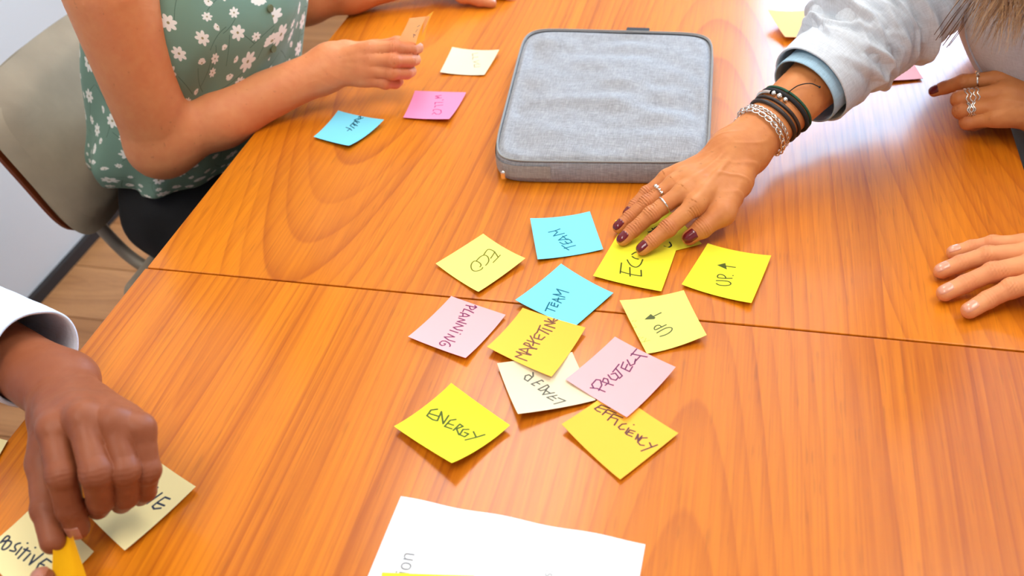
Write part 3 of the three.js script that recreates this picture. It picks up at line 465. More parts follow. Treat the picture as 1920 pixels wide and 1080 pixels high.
// ---- hands. joints: finger -> [[px, py, height, radius] x4] from knuckle to tip; thumb from its root
const J = (a) => a.map((j) => (j.p ? j : { p: P(j[0], j[1], j[2]), r: j[3] }));
function handField(h, extra, k = 0.011) { // h: {index, middle, ring, pinky, thumb, wr, wu, dorsal}
  const F = ['index', 'middle', 'ring', 'pinky'].map((n) => h[n]), trunk = [], chains = [], marks = [];
  F.forEach((f, i) => {
    const w = h.wr.p.clone().lerp(h.wu.p, 0.08 + i * 0.28), m = f[0];
    trunk.push(bone(w, m.p, mix(h.wr.r, h.wu.r, i / 3) * 0.72, m.r * 1.06));
    const back = m.p.clone().lerp(w, 0.2);
    if (i < 3) { const n = F[i + 1][0]; trunk.push(bone(back, n.p.clone().lerp(w, 0.16), m.r * 0.86, n.r * 0.86)); }
    chains.push([0, 1, 2].map((k) => bone(f[k].p, f[k + 1].p, f[k].r, f[k + 1].r)).concat([bone(f[1].p, f[1].p, f[1].r * 1.06, f[1].r * 1.06)]));
  });
  const t = h.thumb; trunk.push(bone(t[0].p, t[1].p, t[0].r, t[1].r), bone(h.wr.p, t[0].p, h.wr.r * 0.8, t[0].r), bone(t[1].p, F[0][0].p.clone().lerp(h.wr.p, 0.45), t[1].r * 0.75, 0.009));
  chains.push([bone(t[1].p, t[2].p, t[1].r, t[2].r), bone(t[2].p, t[3].p, t[2].r, t[3].r), bone(t[2].p, t[2].p, t[2].r * 1.05, t[2].r * 1.05)]);
  trunk.push(bone(h.wr.p, h.wu.p, h.wr.r, h.wu.r));
  trunk.push(...extra);
  for (const [n, f] of [...F.map((f, i) => [i, f]), [4, t]]) {
    const D = h.dorsal[n] ?? h.dorsal[0];
    for (const [k, s] of n === 4 ? [[2, 1]] : [[1, 1], [2, 0.7]]) { const tt = f[k + 1] ? f[k + 1].p.clone().sub(f[k - 1].p).normalize() : V(1, 0, 0), nn = D.clone().addScaledVector(tt, -D.dot(tt)).normalize(); marks.push({ c: f[k].p, t: tt, n: nn, r: f[k].r, s }); }
  }
  const tendons = F.map((f, i) => { const w = h.wr.p.clone().lerp(h.wu.p, 0.3 + i * 0.13), D = h.dorsal[i] ?? h.dorsal[0]; return { a: f[0].p.clone().addScaledVector(D, f[0].r), b: w.clone().addScaledVector(D, h.wr.r), k: h.tendon ?? 0.0006 }; });
  const lines = tendons.map((q) => ({ ...q, d: q.b.clone().sub(q.a), l2: q.b.distanceToSquared(q.a) }));
  const crease = h.crease ?? 0.00022, freq = h.freq ?? 2000;
  const vk = h.veins ?? 0.0003, w0 = h.wr.p, vx = h.middle[0].p.clone().sub(w0).normalize(), vs = h.index[0].p.clone().sub(h.pinky[0].p).normalize();
  return { trunk, chains, k, kc: h.kc ?? 0.007, marks, disp: (x, y, z) => {
    let s = (noise3(x * 420, y * 420, z * 420) - 0.5) * 0.00014 + (noise3(x * 130, y * 130, z * 130) - 0.5) * 0.0004;
    for (const m of marks) {
      const px = x - m.c.x, py = y - m.c.y, pz = z - m.c.z, q = px * px + py * py + pz * pz; if (q > 0.0009) continue;
      const a = px * m.t.x + py * m.t.y + pz * m.t.z, b = (px * m.n.x + py * m.n.y + pz * m.n.z) / m.r; if (b < 0.1 || Math.abs(a) > 0.011) continue;
      s += m.s * smooth(0.1, 0.8, b) * Math.exp(-(a * a) / 0.00003) * (crease * Math.cos(a * freq + 2.5 * noise3(x * 160, y * 160, z * 160)) - crease * 0.4);
    }
    { const px = x - w0.x, py = y - w0.y, pz = z - w0.z, a = px * vx.x + py * vx.y + pz * vx.z, b = px * vs.x + py * vs.y + pz * vs.z; if (a > -0.06 && a < 0.085) { const g = 46 * b + 9 * a + 1.3 * noise2(a * 34, b * 22), e = Math.abs(g - Math.round(g)); s += vk * Math.exp(-(e * e) / 0.012) * smooth(0.085, 0.06, a) * smooth(-0.06, -0.02, a) * noise2(b * 60, a * 16) * ((h.dorsal[1].y * 1) > 0 ? 1 : 0); } }
    for (const q of lines) { const px = x - q.a.x, py = y - q.a.y, pz = z - q.a.z; let t = (px * q.d.x + py * q.d.y + pz * q.d.z) / q.l2; if (t < -0.05 || t > 1) continue; const ex = px - q.d.x * t, ey = py - q.d.y * t, ez = pz - q.d.z * t, d2 = ex * ex + ey * ey + ez * ez; if (d2 < 0.0002) s += q.k * Math.exp(-d2 / 0.000016) * smooth(1, 0.6, t); }
    return s;
  } };
}
function nailGeo(f, dip, tip, D, wide = 1, long = 1) {
  const t = tip.p.clone().sub(dip.p).normalize(), n = D.clone().addScaledVector(t, -D.dot(t)).normalize(), b = t.clone().cross(n), L = tip.r * 1.55 * long, N = 10;
  return gridGeo(N, N, (u, v) => {
    const a = (u - 0.5) * 2, s = (v - 0.5) * 2, round = Math.pow(Math.max(0, 1 - Math.pow(Math.abs(s), 5)), 0.25) * mix(0.86, 1, v), phi = a * round * 0.98 * wide;
    const o = tip.p.clone().addScaledVector(t, -L * 0.55 + v * L), d = n.clone().multiplyScalar(Math.cos(phi)).addScaledVector(b, Math.sin(phi)).addScaledVector(t, smooth(0.4, 1, v) * 0.28).normalize();
    const edge = Math.max(Math.abs(a), Math.abs(s)), p = march(f, o, d); return [p.addScaledVector(d, edge > 0.99 ? -0.0004 : 0.00045)];
  });
}
function loop(f, c, t, off, n = 32, ref = V(0, 1, 0)) { // a closed line lying on the skin round the axis t
  t = t.clone().normalize(); const a = ref.clone().addScaledVector(t, -ref.dot(t)).normalize(), b = t.clone().cross(a), out = [];
  for (let i = 0; i < n; i++) { const th = i / n * 2 * Math.PI, d = a.clone().multiplyScalar(Math.cos(th)).addScaledVector(b, Math.sin(th)); out.push(march(f, c, d).addScaledVector(d, off)); }
  return out;
}
function flatHand(w, dir, up, thumbSide, s = 1, curl = 0.2) { // a relaxed hand: w wrist centre, dir towards the fingers
  const x = dir.clone().normalize(), y = up.clone().addScaledVector(x, -up.dot(x)).normalize(), z = x.clone().cross(y).multiplyScalar(thumbSide), at = (a, b, c, r) => ({ p: w.clone().addScaledVector(x, a * s).addScaledVector(y, b * s).addScaledVector(z, c * s), r: r * s });
  const fin = (c, m, l, r) => { const o = []; let a = m, b = 0, g = 0; o.push(at(a, b, c, r * 1.1)); [[0.46, 1], [0.28, 2], [0.22, 2.6]].forEach(([q, w2], k) => { g = curl * w2; a += l * q * Math.cos(g); b -= l * q * Math.sin(g); o.push(at(a, b, c * (1 + 0.12 * (k + 1)), r * (1 - 0.08 * (k + 1)))); }); return o; };
  return { index: fin(0.026, 0.088, 0.078, 0.0098), middle: fin(0.005, 0.09, 0.086, 0.01), ring: fin(-0.016, 0.086, 0.08, 0.0096), pinky: fin(-0.035, 0.078, 0.064, 0.0084), thumb: [at(0.02, -0.008, 0.026, 0.0135), at(0.052, -0.014, 0.045, 0.0118), at(0.082, -0.016, 0.056, 0.0102), at(0.104, -0.018, 0.06, 0.0086)], wr: at(0, 0, 0.013, 0.019), wu: at(0, 0, -0.013, 0.019), dorsal: [y, y, y, y, y] };
}
function armBones(sh, el, wr, wu, r) { // r: shoulder, above elbow, elbow, mid forearm
  const mid = wr.p.clone().lerp(wu.p, 0.5), m = el.clone().lerp(mid, 0.35), L = [bone(sh, el, r[0], r[1]), bone(el, el, r[2], r[2]), bone(el, m, r[2] * 0.94, r[3]), bone(m, wr.p, r[3] * 0.82, wr.r), bone(m, wu.p, r[3] * 0.82, wu.r)];
  for (const b of L) b.k = 0.022; return L;
}
function headBones(c, f) { // skull, jaw, nose, lips, brow, ears
  f = f.clone().normalize(); const s = f.clone().cross(V(0, 1, 0)).normalize(), u = s.clone().cross(f).normalize(), at = (a, b, d) => c.clone().addScaledVector(f, a).addScaledVector(u, b).addScaledVector(s, d), K = (o, k) => { o.k = k; return o; };
  const L = [K(ell(at(-0.012, 0.02, 0), f, u, s, 0.094, 0.092, 0.074), 0.02), K(ell(at(0.03, -0.045, 0), f, u, s, 0.058, 0.075, 0.056), 0.025), K(bone(at(0.088, 0.012, 0), at(0.104, -0.026, 0), 0.007, 0.011), 0.012), K(bone(at(0.094, -0.029, -0.011), at(0.094, -0.029, 0.011), 0.007, 0.007), 0.008), K(bone(at(0.083, -0.058, -0.017), at(0.083, -0.058, 0.017), 0.007, 0.007), 0.006), K(bone(at(0.082, -0.068, -0.014), at(0.082, -0.068, 0.014), 0.007, 0.007), 0.006), K(bone(at(0.07, -0.1, -0.008), at(0.07, -0.1, 0.008), 0.017, 0.017), 0.02), K(bone(at(0.079, 0.03, -0.04), at(0.079, 0.03, 0.04), 0.009, 0.009), 0.02)];
  for (const q of [-1, 1]) L.push(K(ell(at(-0.012, -0.01, q * 0.077), f, u, s, 0.017, 0.032, 0.008), 0.006));
  return { bones: L, at, f, u, s };
}
function skinTone(base, red, marks, spots = 0) {
  const b = base, r = red;
  return (x, y, z, c) => {
    let k = 0.35 * noise3(x * 60, y * 60, z * 60) + 0.25 * noise3(x * 190, y * 190, z * 190) - 0.12; for (const m of marks) { const d = (x - m.c.x) ** 2 + (y - m.c.y) ** 2 + (z - m.c.z) ** 2; k += 0.55 * Math.exp(-d / 0.00012); }
    k = clamp(k); c.setRGB(mix(b.r, r.r, k), mix(b.g, r.g, k), mix(b.b, r.b, k));
    if (spots) { const n = noise3(x * 260 + 9, y * 260, z * 260); if (n > 0.9) c.multiplyScalar(1 - spots * smooth(0.9, 0.97, n)); }
  };
}
// cloth: a tube along a path with folds; the open end turns in
function sleeveGeo(path, radii, o) {
  const cv = new THREE.CatmullRomCurve3(path), N = o.n ?? 150, A = o.a ?? 110, R = rng(o.seed ?? 1), fr = cv.computeFrenetFrames(N, false), folds = [];
  for (let k = 0; k < (o.folds ?? 30); k++) folds.push({ s: mix(o.from ?? 0, o.to ?? 1, R()), th: R() * 6.283, w: mix(o.wmin ?? 0.006, o.wmax ?? 0.013, R()), ext: mix(0.5, 1.5, R()), slant: (R() - 0.5) * 0.06, h: mix(0.4, 1, R()) * (o.amp ?? 0.006) });
  const len = cv.getLength(), rad = (t) => { const k = t * (radii.length - 1), i = Math.min(radii.length - 2, Math.floor(k)); return mix(radii[i], radii[i + 1], smooth(0, 1, k - i)); };
  const ref = (o.ref ?? V(0, 1, 0));
  const pt = (u, s, inset) => {
    const t = clamp(s), p = cv.getPointAt(t), T = cv.getTangentAt(t), a = ref.clone().addScaledVector(T, -ref.dot(T)).normalize(), b = T.clone().cross(a), th = u * 2 * Math.PI;
    let r = rad(t) - inset; const sm = s * len;
    for (const f of folds) { let dth = Math.abs(((th - f.th + 9.4248) % 6.2832) - 3.1416); if (dth > f.ext) continue; const ds = sm - f.s * len - f.slant * dth; if (Math.abs(ds) > 3 * f.w) continue; const e = Math.cos(dth / f.ext * 1.5708); r += f.h * e * (Math.exp(-(ds * ds) / (f.w * f.w)) - 0.55 * Math.exp(-((ds - 1.7 * f.w) ** 2) / (f.w * f.w))); }
    r += (noise3(p.x * 30 + Math.cos(th) * 1.5, p.y * 30 + Math.sin(th) * 1.5, s * 9) - 0.5) * (o.amp ?? 0.006) * 0.8;
    return p.addScaledVector(a, Math.cos(th) * r * (o.squash ?? 1)).addScaledVector(b, Math.sin(th) * r);
  };
  const rows = []; for (let j = 0; j <= N; j++) rows.push([j / N, 0]); const th = o.thick ?? 0.003; rows.push([1.0, th * 0.6], [0.996, th]); for (let j = 1; j <= 8; j++) rows.push([1 - j * 0.02, th]);
  const g = gridGeo(A, rows.length - 1, (u, v) => { const k = Math.round(v * (rows.length - 1)), [s, i] = rows[k]; return [pt(u, s, i), u * 0.28, s * len]; }, true);
  return g;
}
// cloth: body of a garment as rings round the spine. rings: [centre, half depth, half width], fwd = where the chest faces
function torsoGeo(rings, fwd, o = {}) {
  const N = o.n ?? 90, A = o.a ?? 140, side = fwd.clone().cross(V(0, 1, 0)).normalize(), cv = new THREE.CatmullRomCurve3(rings.map((r) => r[0]));
  const at = (t, k) => { const q = t * (rings.length - 1), i = Math.min(rings.length - 2, Math.floor(q)), f = q - i, a = rings[Math.max(0, i - 1)][k], b = rings[i][k], c = rings[i + 1][k], d = rings[Math.min(rings.length - 1, i + 2)][k]; return b + 0.5 * f * (c - a + f * (2 * a - 5 * b + 4 * c - d + f * (3 * (b - c) + d - a))); };
  return gridGeo(A, N, (u, v) => {
    const th = u * 2 * Math.PI, p = cv.getPoint(v), a = at(v, 1), b = at(v, 2), ct = Math.cos(th), st = Math.sin(th), e = 2 / 2.5, x = Math.sign(ct) * Math.pow(Math.abs(ct), e), z = Math.sign(st) * Math.pow(Math.abs(st), e);
    const w = o.fold ? o.fold(th, v) : 0, k = 1 + w; p.addScaledVector(fwd, x * a * k).addScaledVector(side, z * b * k); return [p, u * (o.girth ?? 0.95), v * (o.height ?? 0.5)];
  }, true);
}
function lowerBody(t, hip, knees, feet, mat) { // trousers and shoes
  const tr = []; for (const s of [0, 1]) tr.push(bone(hip[s], knees[s], 0.08, 0.06), bone(knees[s], feet[s], 0.06, 0.042)); tr.push(bone(hip[0], hip[1], 0.1, 0.1), bone(hip[0].clone().lerp(hip[1], 0.5), hip[0].clone().lerp(hip[1], 0.5).add(V(0, 0.09, 0)), 0.115, 0.11)); for (const b of tr) b.k = 0.05;
  const g = meshField({ trunk: tr, chains: [], k: 0.05, disp: (x, y, z) => (noise3(x * 22, y * 22, z * 22) - 0.5) * 0.012 }, 0.011); g.translate(-t.position.x, -t.position.y, -t.position.z); g.deleteAttribute('color'); mesh('trousers', g, mat, t, 'black trousers');
  const dir = V(knees[0].x - hip[0].x, 0, 0).normalize();
  for (const s of [0, 1]) { const f = feet[s], q = meshField({ trunk: [bone(V(f.x, 0.05, f.z), V(f.x + dir.x * 0.06, 0.045, f.z), 0.042, 0.04), bone(V(f.x + dir.x * 0.06, 0.04, f.z), V(f.x + dir.x * 0.15, 0.034, f.z), 0.038, 0.032)], chains: [], k: 0.03, cut: (x, y) => 0.004 - y }, 0.008); q.translate(-t.position.x, -t.position.y, -t.position.z); q.deleteAttribute('color'); mesh('shoe', q, M.shoe, t); }
}
function finishHead(t, hd, hairMat, long, eyeColor = [70, 50, 36]) {
  const loc = (g) => g.translate(-t.position.x, -t.position.y, -t.position.z);
  for (const q of [-1, 1]) { const e = mesh('eye', loc(new THREE.SphereGeometry(0.0122, 18, 14).translate(...hd.at(0.073, 0.006, q * 0.031).toArray())), M.eyeWhite, t); mesh('iris', loc(new THREE.SphereGeometry(0.006, 14, 10).translate(...hd.at(0.0805, 0.005, q * 0.031).toArray())), M.iris, e); }
  const cap = [ell(hd.at(-0.02, 0.03, 0), hd.f, hd.u, hd.s, 0.1, 0.098, 0.085)], nape = [bone(hd.at(-0.06, -0.02, 0), hd.at(-0.075, long ? -0.16 : -0.07, 0), 0.06, long ? 0.055 : 0.035)]; for (const n of nape) n.k = 0.03;
  const g = meshField({ trunk: [...cap, ...nape], chains: [], k: 0.03, cut: (x, y, z) => { const p = V(x, y, z).sub(hd.at(0.03, 0.03, 0)), a = p.dot(hd.f), b = p.dot(hd.u); return Math.min(a + 0.0, 0.05 - b + a * 0.2) * 0.8; }, disp: (x, y, z) => (noise3(x * 160, y * 18, z * 160) - 0.5) * 0.006 }, 0.006);
  g.deleteAttribute('color'); return mesh('hair', loc(g), hairMat, t);
}
M.eyeWhite = new THREE.MeshStandardMaterial({ color: lin(236, 230, 224), roughness: 0.2 }); M.iris = new THREE.MeshStandardMaterial({ color: lin(60, 42, 30), roughness: 0.15 });
M.hairDark = new THREE.MeshStandardMaterial({ color: lin(32, 24, 20), roughness: 0.5 }); M.hairBrown = new THREE.MeshStandardMaterial({ color: lin(96, 66, 42), roughness: 0.45 });
M.nail = new THREE.MeshPhysicalMaterial({ color: lin(222, 154, 122), roughness: 0.3, clearcoat: 0.4 }); M.nailDark = new THREE.MeshPhysicalMaterial({ color: lin(176, 112, 86), roughness: 0.32, clearcoat: 0.4 });
const LIFT = (x, h, z) => V(x, TABLE + h, z);
const FN = ['index', 'middle', 'ring', 'pinky', 'thumb'];
function nails(t, f, h, mat, wide, long, which = FN) { for (const n of which) { const i = FN.indexOf(n); const g = nailGeo(f, h[n][2], h[n][3], h.dorsal[i] ?? h.dorsal[0], wide, long); g.translate(-t.position.x, -t.position.y, -t.position.z); mesh('fingernail', g, mat, t); } }
function bodyMesh(t, geos, mat) { const g = mergeGeometries(geos); g.translate(-t.position.x, -t.position.y, -t.position.z); return mesh('body', g, mat, t); }

M.button = new THREE.MeshStandardMaterial({ color: lin(92, 104, 74), roughness: 0.35 });
// ---------------------------------------------------------------- woman in the floral blouse
const UP = V(0, 1, 0);
function floralTexture() { // 1024 px = 0.24 m
  const S = 1024, cv = document.createElement('canvas'); cv.width = cv.height = S; const g = cv.getContext('2d'), R = rng(42);
  g.fillStyle = 'rgb(112,142,122)'; g.fillRect(0, 0, S, S);
  const wrap = (x, y, r, fn) => { for (const dx of [-S, 0, S]) for (const dy of [-S, 0, S]) if (x + dx > -r && x + dx < S + r && y + dy > -r && y + dy < S + r) { g.save(); g.translate(x + dx, y + dy); fn(); g.restore(); } };
  for (let k = 0; k < 70; k++) { const x = R() * S, y = R() * S, a = R() * 6.28, b = (R() - 0.5) * 60; wrap(x, y, 130, () => { g.rotate(a); g.strokeStyle = 'rgba(48,74,60,0.75)'; g.lineWidth = 2.2; g.beginPath(); g.moveTo(-60, 0); g.quadraticCurveTo(0, b, 60, b * 0.4); g.stroke(); }); }
  const put = []; let tries = 0;
  while (put.length < 110 && tries++ < 6000) { const x = R() * S, y = R() * S, r = R() < 0.55 ? mix(30, 40, R()) : mix(16, 24, R()); if (put.every((q) => { let dx = Math.abs(q[0] - x), dy = Math.abs(q[1] - y); dx = Math.min(dx, S - dx); dy = Math.min(dy, S - dy); return Math.hypot(dx, dy) > q[2] + r + 12; })) put.push([x, y, r]); }
  for (const [x, y, r] of put) {
    const a = R() * 6.28, half = R() < 0.4, n = 7, jit = Array.from({ length: 10 }, () => R());
    wrap(x, y, 60, () => {
      g.rotate(a); g.scale(1, 0.86); g.fillStyle = 'rgb(236,232,220)';
      for (let k = 0; k < n; k++) { const th = half ? -1.3 + k * 2.6 / (n - 1) : k * 6.283 / n; g.save(); g.rotate(th); g.beginPath(); g.ellipse(r * 0.58, 0, r * (0.42 + 0.1 * jit[k]), r * 0.27, 0, 0, 7); g.fill(); g.restore(); }
      g.beginPath(); g.arc(half ? r * 0.15 : 0, 0, r * 0.42, 0, 7); g.fill(); g.fillStyle = 'rgb(148,140,96)'; g.beginPath(); g.arc(half ? r * 0.1 : 0, 0, r * 0.17, 0, 7); g.fill();
    });
  }
  const t = new THREE.CanvasTexture(cv); t.wrapS = t.wrapT = THREE.RepeatWrapping; t.colorSpace = THREE.SRGBColorSpace; t.repeat.set(1 / 0.33, 1 / 0.33); return t;
}
{
  const t = thing('person', V(-0.72, 0, -0.44), 'person in a sleeveless green floral blouse holding up a folded note', 'person', 'people round the table');
  const base = lin(216, 140, 90), red = lin(202, 106, 68);
  const h = { index: J([[694, 94, 0.085, 0.0116], [742, 90, 0.088, 0.0102], [770, 92, 0.078, 0.0092], [784, 90, 0.067, 0.008]]), middle: J([[694, 113, 0.073, 0.0116], [738, 114, 0.076, 0.0102], [768, 114, 0.066, 0.0092], [779, 112, 0.055, 0.0082]]), ring: J([[692, 132, 0.06, 0.0112], [736, 136, 0.06, 0.0098], [762, 137, 0.05, 0.0088], [771, 134, 0.04, 0.008]]), pinky: J([[688, 148, 0.047, 0.01], [722, 155, 0.044, 0.0088], [741, 156, 0.036, 0.0078], [748, 153, 0.028, 0.007]]), thumb: J([[648, 96, 0.072, 0.0135], [700, 92, 0.062, 0.0115], [744, 82, 0.07, 0.0102], [772, 80, 0.072, 0.0088]]) };
  h.wr = { p: P(618, 114, 0.066), r: 0.0205 }; h.wu = { p: P(610, 142, 0.05), r: 0.0205 }; const D = V(0.1, 0.75, 0.65).normalize(); h.dorsal = [D, D, D, D, V(-0.2, 0.5, -0.8)];
  h.crease = 0.0002; 
  const sh = LIFT(-0.615, 0.245, -0.245), el = P(303, 268, 0.004), arm = armBones(sh, el, h.wr, h.wu, [0.058, 0.047, 0.0425, 0.043]);
  const f = handField(h, arm), hl = flatHand(P(815, -44, 0.04), V(0.9, -0.15, -0.25), UP, 1, 0.95, 0.25);
  const shL = LIFT(-0.625, 0.25, -0.57), elL = P(566, -6, 0.04), armL = armBones(shL, elL, hl.wr, hl.wu, [0.054, 0.045, 0.041, 0.038]), fl = handField(hl, armL);
  const hd = headBones(LIFT(-0.55, 0.46, -0.41), V(1, -0.45, 0.05)), tone = skinTone(base, red, f.marks, 0.25), toneL = skinTone(base, red, fl.marks, 0.25);
  const trunk = [...hd.bones, bone(LIFT(-0.575, 0.41, -0.41), LIFT(-0.62, 0.27, -0.41), 0.05, 0.055), bone(sh, shL, 0.058, 0.055), bone(LIFT(-0.63, 0.2, -0.41), LIFT(-0.7, -0.1, -0.42), 0.1, 0.095)]; for (const b of trunk) b.k ??= 0.03;
  bodyMesh(t, [meshField(f, 0.0021, tone), meshField(fl, 0.004, toneL), meshField({ trunk, chains: [], k: 0.03 }, 0.006, skinTone(base, red, []))], M.skin);
  nails(t, f, h, M.nail, 0.9, 1, ['index', 'middle', 'ring', 'pinky']); nails(t, fl, hl, M.nail);
  const fold = (th, v) => 0.05 * Math.sin(th * 11 + Math.sin(v * 6) * 2) * smooth(0.5, 0.05, v) * (0.4 + noise2(th * 4, 3)) + 0.022 * Math.sin(th * 6 + v * 14) + 0.05 * (noise2(Math.cos(th) * 4 + 9, Math.sin(th) * 4 + v * 7) - 0.5);
  const rings = [[LIFT(-0.705, -0.112, -0.44), 0.112, 0.148], [LIFT(-0.705, -0.102, -0.44), 0.126, 0.164], [LIFT(-0.698, -0.07, -0.437), 0.136, 0.17], [LIFT(-0.675, -0.02, -0.432), 0.137, 0.166], [LIFT(-0.645, 0.06, -0.425), 0.14, 0.162], [LIFT(-0.615, 0.14, -0.42), 0.142, 0.165], [LIFT(-0.61, 0.21, -0.415), 0.122, 0.172], [LIFT(-0.612, 0.262, -0.41), 0.09, 0.15], [LIFT(-0.61, 0.3, -0.41), 0.066, 0.085]];
  const facing = V(0.96, 0, 0.28).normalize(), bl = torsoGeo(rings, facing, { fold, girth: 0.96, height: 0.52 }); bl.translate(-t.position.x, 0, -t.position.z);
  for (const v of [0.36, 0.46, 0.56, 0.66, 0.76]) { const k = Math.round(v * 90) * 141, q = bl.attributes.position, b = V(q.getX(k), q.getY(k), q.getZ(k)); const g = new THREE.CylinderGeometry(0.0052, 0.0058, 0.0024, 20).rotateZ(-Math.PI / 2).rotateY(-Math.atan2(facing.z, facing.x)).translate(b.x + facing.x * 0.002, b.y, b.z + facing.z * 0.002); mesh('button', g, M.button, t, 'small green button'); }
  const blouse = mesh('blouse', bl, new THREE.MeshPhysicalMaterial({ map: floralTexture(), roughness: 0.8, sheen: 0.2, sheenRoughness: 0.5, sheenColor: new THREE.Color(1, 1, 1), side: THREE.DoubleSide }), t, 'sleeveless green blouse with white daisies');
  lowerBody(t, [LIFT(-0.71, -0.185, -0.37), LIFT(-0.71, -0.185, -0.52)], [LIFT(-0.3, -0.2, -0.34), LIFT(-0.3, -0.2, -0.54)], [V(-0.3, 0.07, -0.34), V(-0.3, 0.07, -0.54)], M.trousers);
  finishHead(t, hd, M.hairBrown, true);
}

// ---------------------------------------------------------------- woman in the grey-blue sweater, reaching over
{
  const t = thing('person', V(0.62, 0, -0.5), 'person in a grey-blue sweater reaching out with red nails and bracelets', 'person', 'people round the table');
  const base = lin(208, 134, 76), red = lin(178, 94, 52);
  const h = { index: J([[1303, 385, 0.043, 0.0108], [1252, 428, 0.028, 0.0096], [1222, 453, 0.0165, 0.0085], [1205, 467, 0.0105, 0.0076]]), middle: J([[1283, 359, 0.047, 0.0108], [1221, 402, 0.03, 0.0095], [1187, 432, 0.0165, 0.0085], [1168, 449, 0.0105, 0.0076]]), ring: J([[1264, 345, 0.042, 0.0102], [1212, 381, 0.028, 0.009], [1180, 408, 0.016, 0.0081], [1160, 426, 0.01, 0.0073]]), pinky: J([[1250, 334, 0.036, 0.0092], [1212, 362, 0.024, 0.0079], [1190, 385, 0.015, 0.0072], [1177, 401, 0.0095, 0.0065]]), thumb: J([[1386, 340, 0.045, 0.0145], [1356, 400, 0.031, 0.0128], [1317, 428, 0.022, 0.0108], [1293, 445, 0.0135, 0.009]]) };
  h.wr = { p: P(1403, 288, 0.056), r: 0.0195 }; h.wu = { p: P(1366, 282, 0.058), r: 0.0195 }; const D = V(0.05, 1, 0.1).normalize(); h.dorsal = [D, D, D, D, V(0.35, 0.8, 0.45).normalize()]; h.tendon = 0.0019; h.crease = 0.0005; h.freq = 2100; h.veins = 0.0012; 
  const el = P(1672, 22, 0.14), sh = LIFT(0.56, 0.29, -0.710), arm = armBones(sh, el, h.wr, h.wu, [0.05, 0.042, 0.04, 0.0385]), f = handField(h, arm);
  const h2 = { index: J([[1876, 148, 0.062, 0.0112], [1806, 154, 0.053, 0.0098], [1772, 164, 0.04, 0.0086], [1752, 171, 0.033, 0.0074]]), middle: J([[1878, 173, 0.056, 0.0112], [1800, 186, 0.045, 0.0104], [1812, 198, 0.022, 0.009], [1840, 192, 0.02, 0.0082]]), ring: J([[1874, 198, 0.046, 0.0108], [1802, 207, 0.034, 0.01], [1816, 216, 0.016, 0.0086], [1842, 210, 0.015, 0.008]]), pinky: J([[1866, 222, 0.034, 0.01], [1814, 229, 0.022, 0.009], [1826, 234, 0.0105, 0.0078], [1846, 230, 0.0105, 0.0072]]), thumb: J([[1908, 176, 0.04, 0.013], [1880, 168, 0.033, 0.0118], [1848, 170, 0.03, 0.0102], [1826, 176, 0.03, 0.0088]]) };
  h2.wr = { p: P(1968, 190, 0.05), r: 0.019 }; h2.wu = { p: P(1962, 224, 0.036), r: 0.019 }; const D2 = V(0.15, 0.85, 0.5).normalize(); h2.dorsal = [V(0, 0.8, 0.6).normalize(), D2, D2, D2, D2]; h2.kc = 0.006; 
  const shL = LIFT(0.63, 0.28, -0.410), elL = LIFT(0.75, 0.0, -0.32), armL = armBones(shL, elL, h2.wr, h2.wu, [0.05, 0.042, 0.04, 0.036]), f2 = handField(h2, armL);
  const hd = headBones(LIFT(0.47, 0.47, -0.550), V(-1, -0.7, 0.25));
  const trunk = [...hd.bones, bone(LIFT(0.51, 0.42, -0.550), LIFT(0.57, 0.3, -0.560), 0.048, 0.052), bone(sh, shL, 0.055, 0.052), bone(LIFT(0.58, 0.2, -0.560), LIFT(0.7, -0.1, -0.580), 0.09, 0.09)]; for (const b of trunk) b.k ??= 0.03;
  bodyMesh(t, [meshField(f, 0.0013, skinTone(base, red, f.marks, 0.3)), meshField(f2, 0.002, skinTone(base, red, f2.marks, 0.2)), meshField({ trunk, chains: [], k: 0.03 }, 0.006, skinTone(base, red, []))], M.skin);
  nails(t, f, h, M.polish, 0.98, 1.25); nails(t, f2, h2, M.polish, 0.98, 1.2);
  const loc = (g) => g.translate(-t.position.x, -t.position.y, -t.position.z);
  // sweater: right sleeve pushed up, left sleeve, body
  const mid = h.wr.p.clone().lerp(h.wu.p, 0.5), ax = el.clone().sub(mid), cuff = mid.clone().addScaledVector(ax, 0.46);
  const body = torsoGeo([[LIFT(0.71, -0.2, -0.580), 0.13, 0.18], [LIFT(0.69, -0.1, -0.580), 0.13, 0.178], [LIFT(0.65, -0.03, -0.570), 0.122, 0.16], [LIFT(0.585, 0.045, -0.565), 0.122, 0.155], [LIFT(0.55, 0.11, -0.560), 0.125, 0.158], [LIFT(0.535, 0.18, -0.560), 0.122, 0.172], [LIFT(0.535, 0.25, -0.560), 0.1, 0.17], [LIFT(0.54, 0.3, -0.560), 0.075, 0.14], [LIFT(0.545, 0.34, -0.555), 0.06, 0.075]], V(-1, 0, 0), { fold: (th, v) => 0.02 * Math.sin(th * 5 + v * 9) + 0.03 * (noise2(th * 3 + 5, v * 8) - 0.5) });
  { const q = body.attributes.position, L = []; for (let r = 24; r < 80; r += 3) { const k = r * 141 + 128; L.push(rel(t, V(q.getX(k) - 0.0008, q.getY(k), q.getZ(k) + 0.0004))); } mesh('placket_seam', tube(L, 0.0012, 80, 6), M.shirt, t, 'pale seam down the front'); }
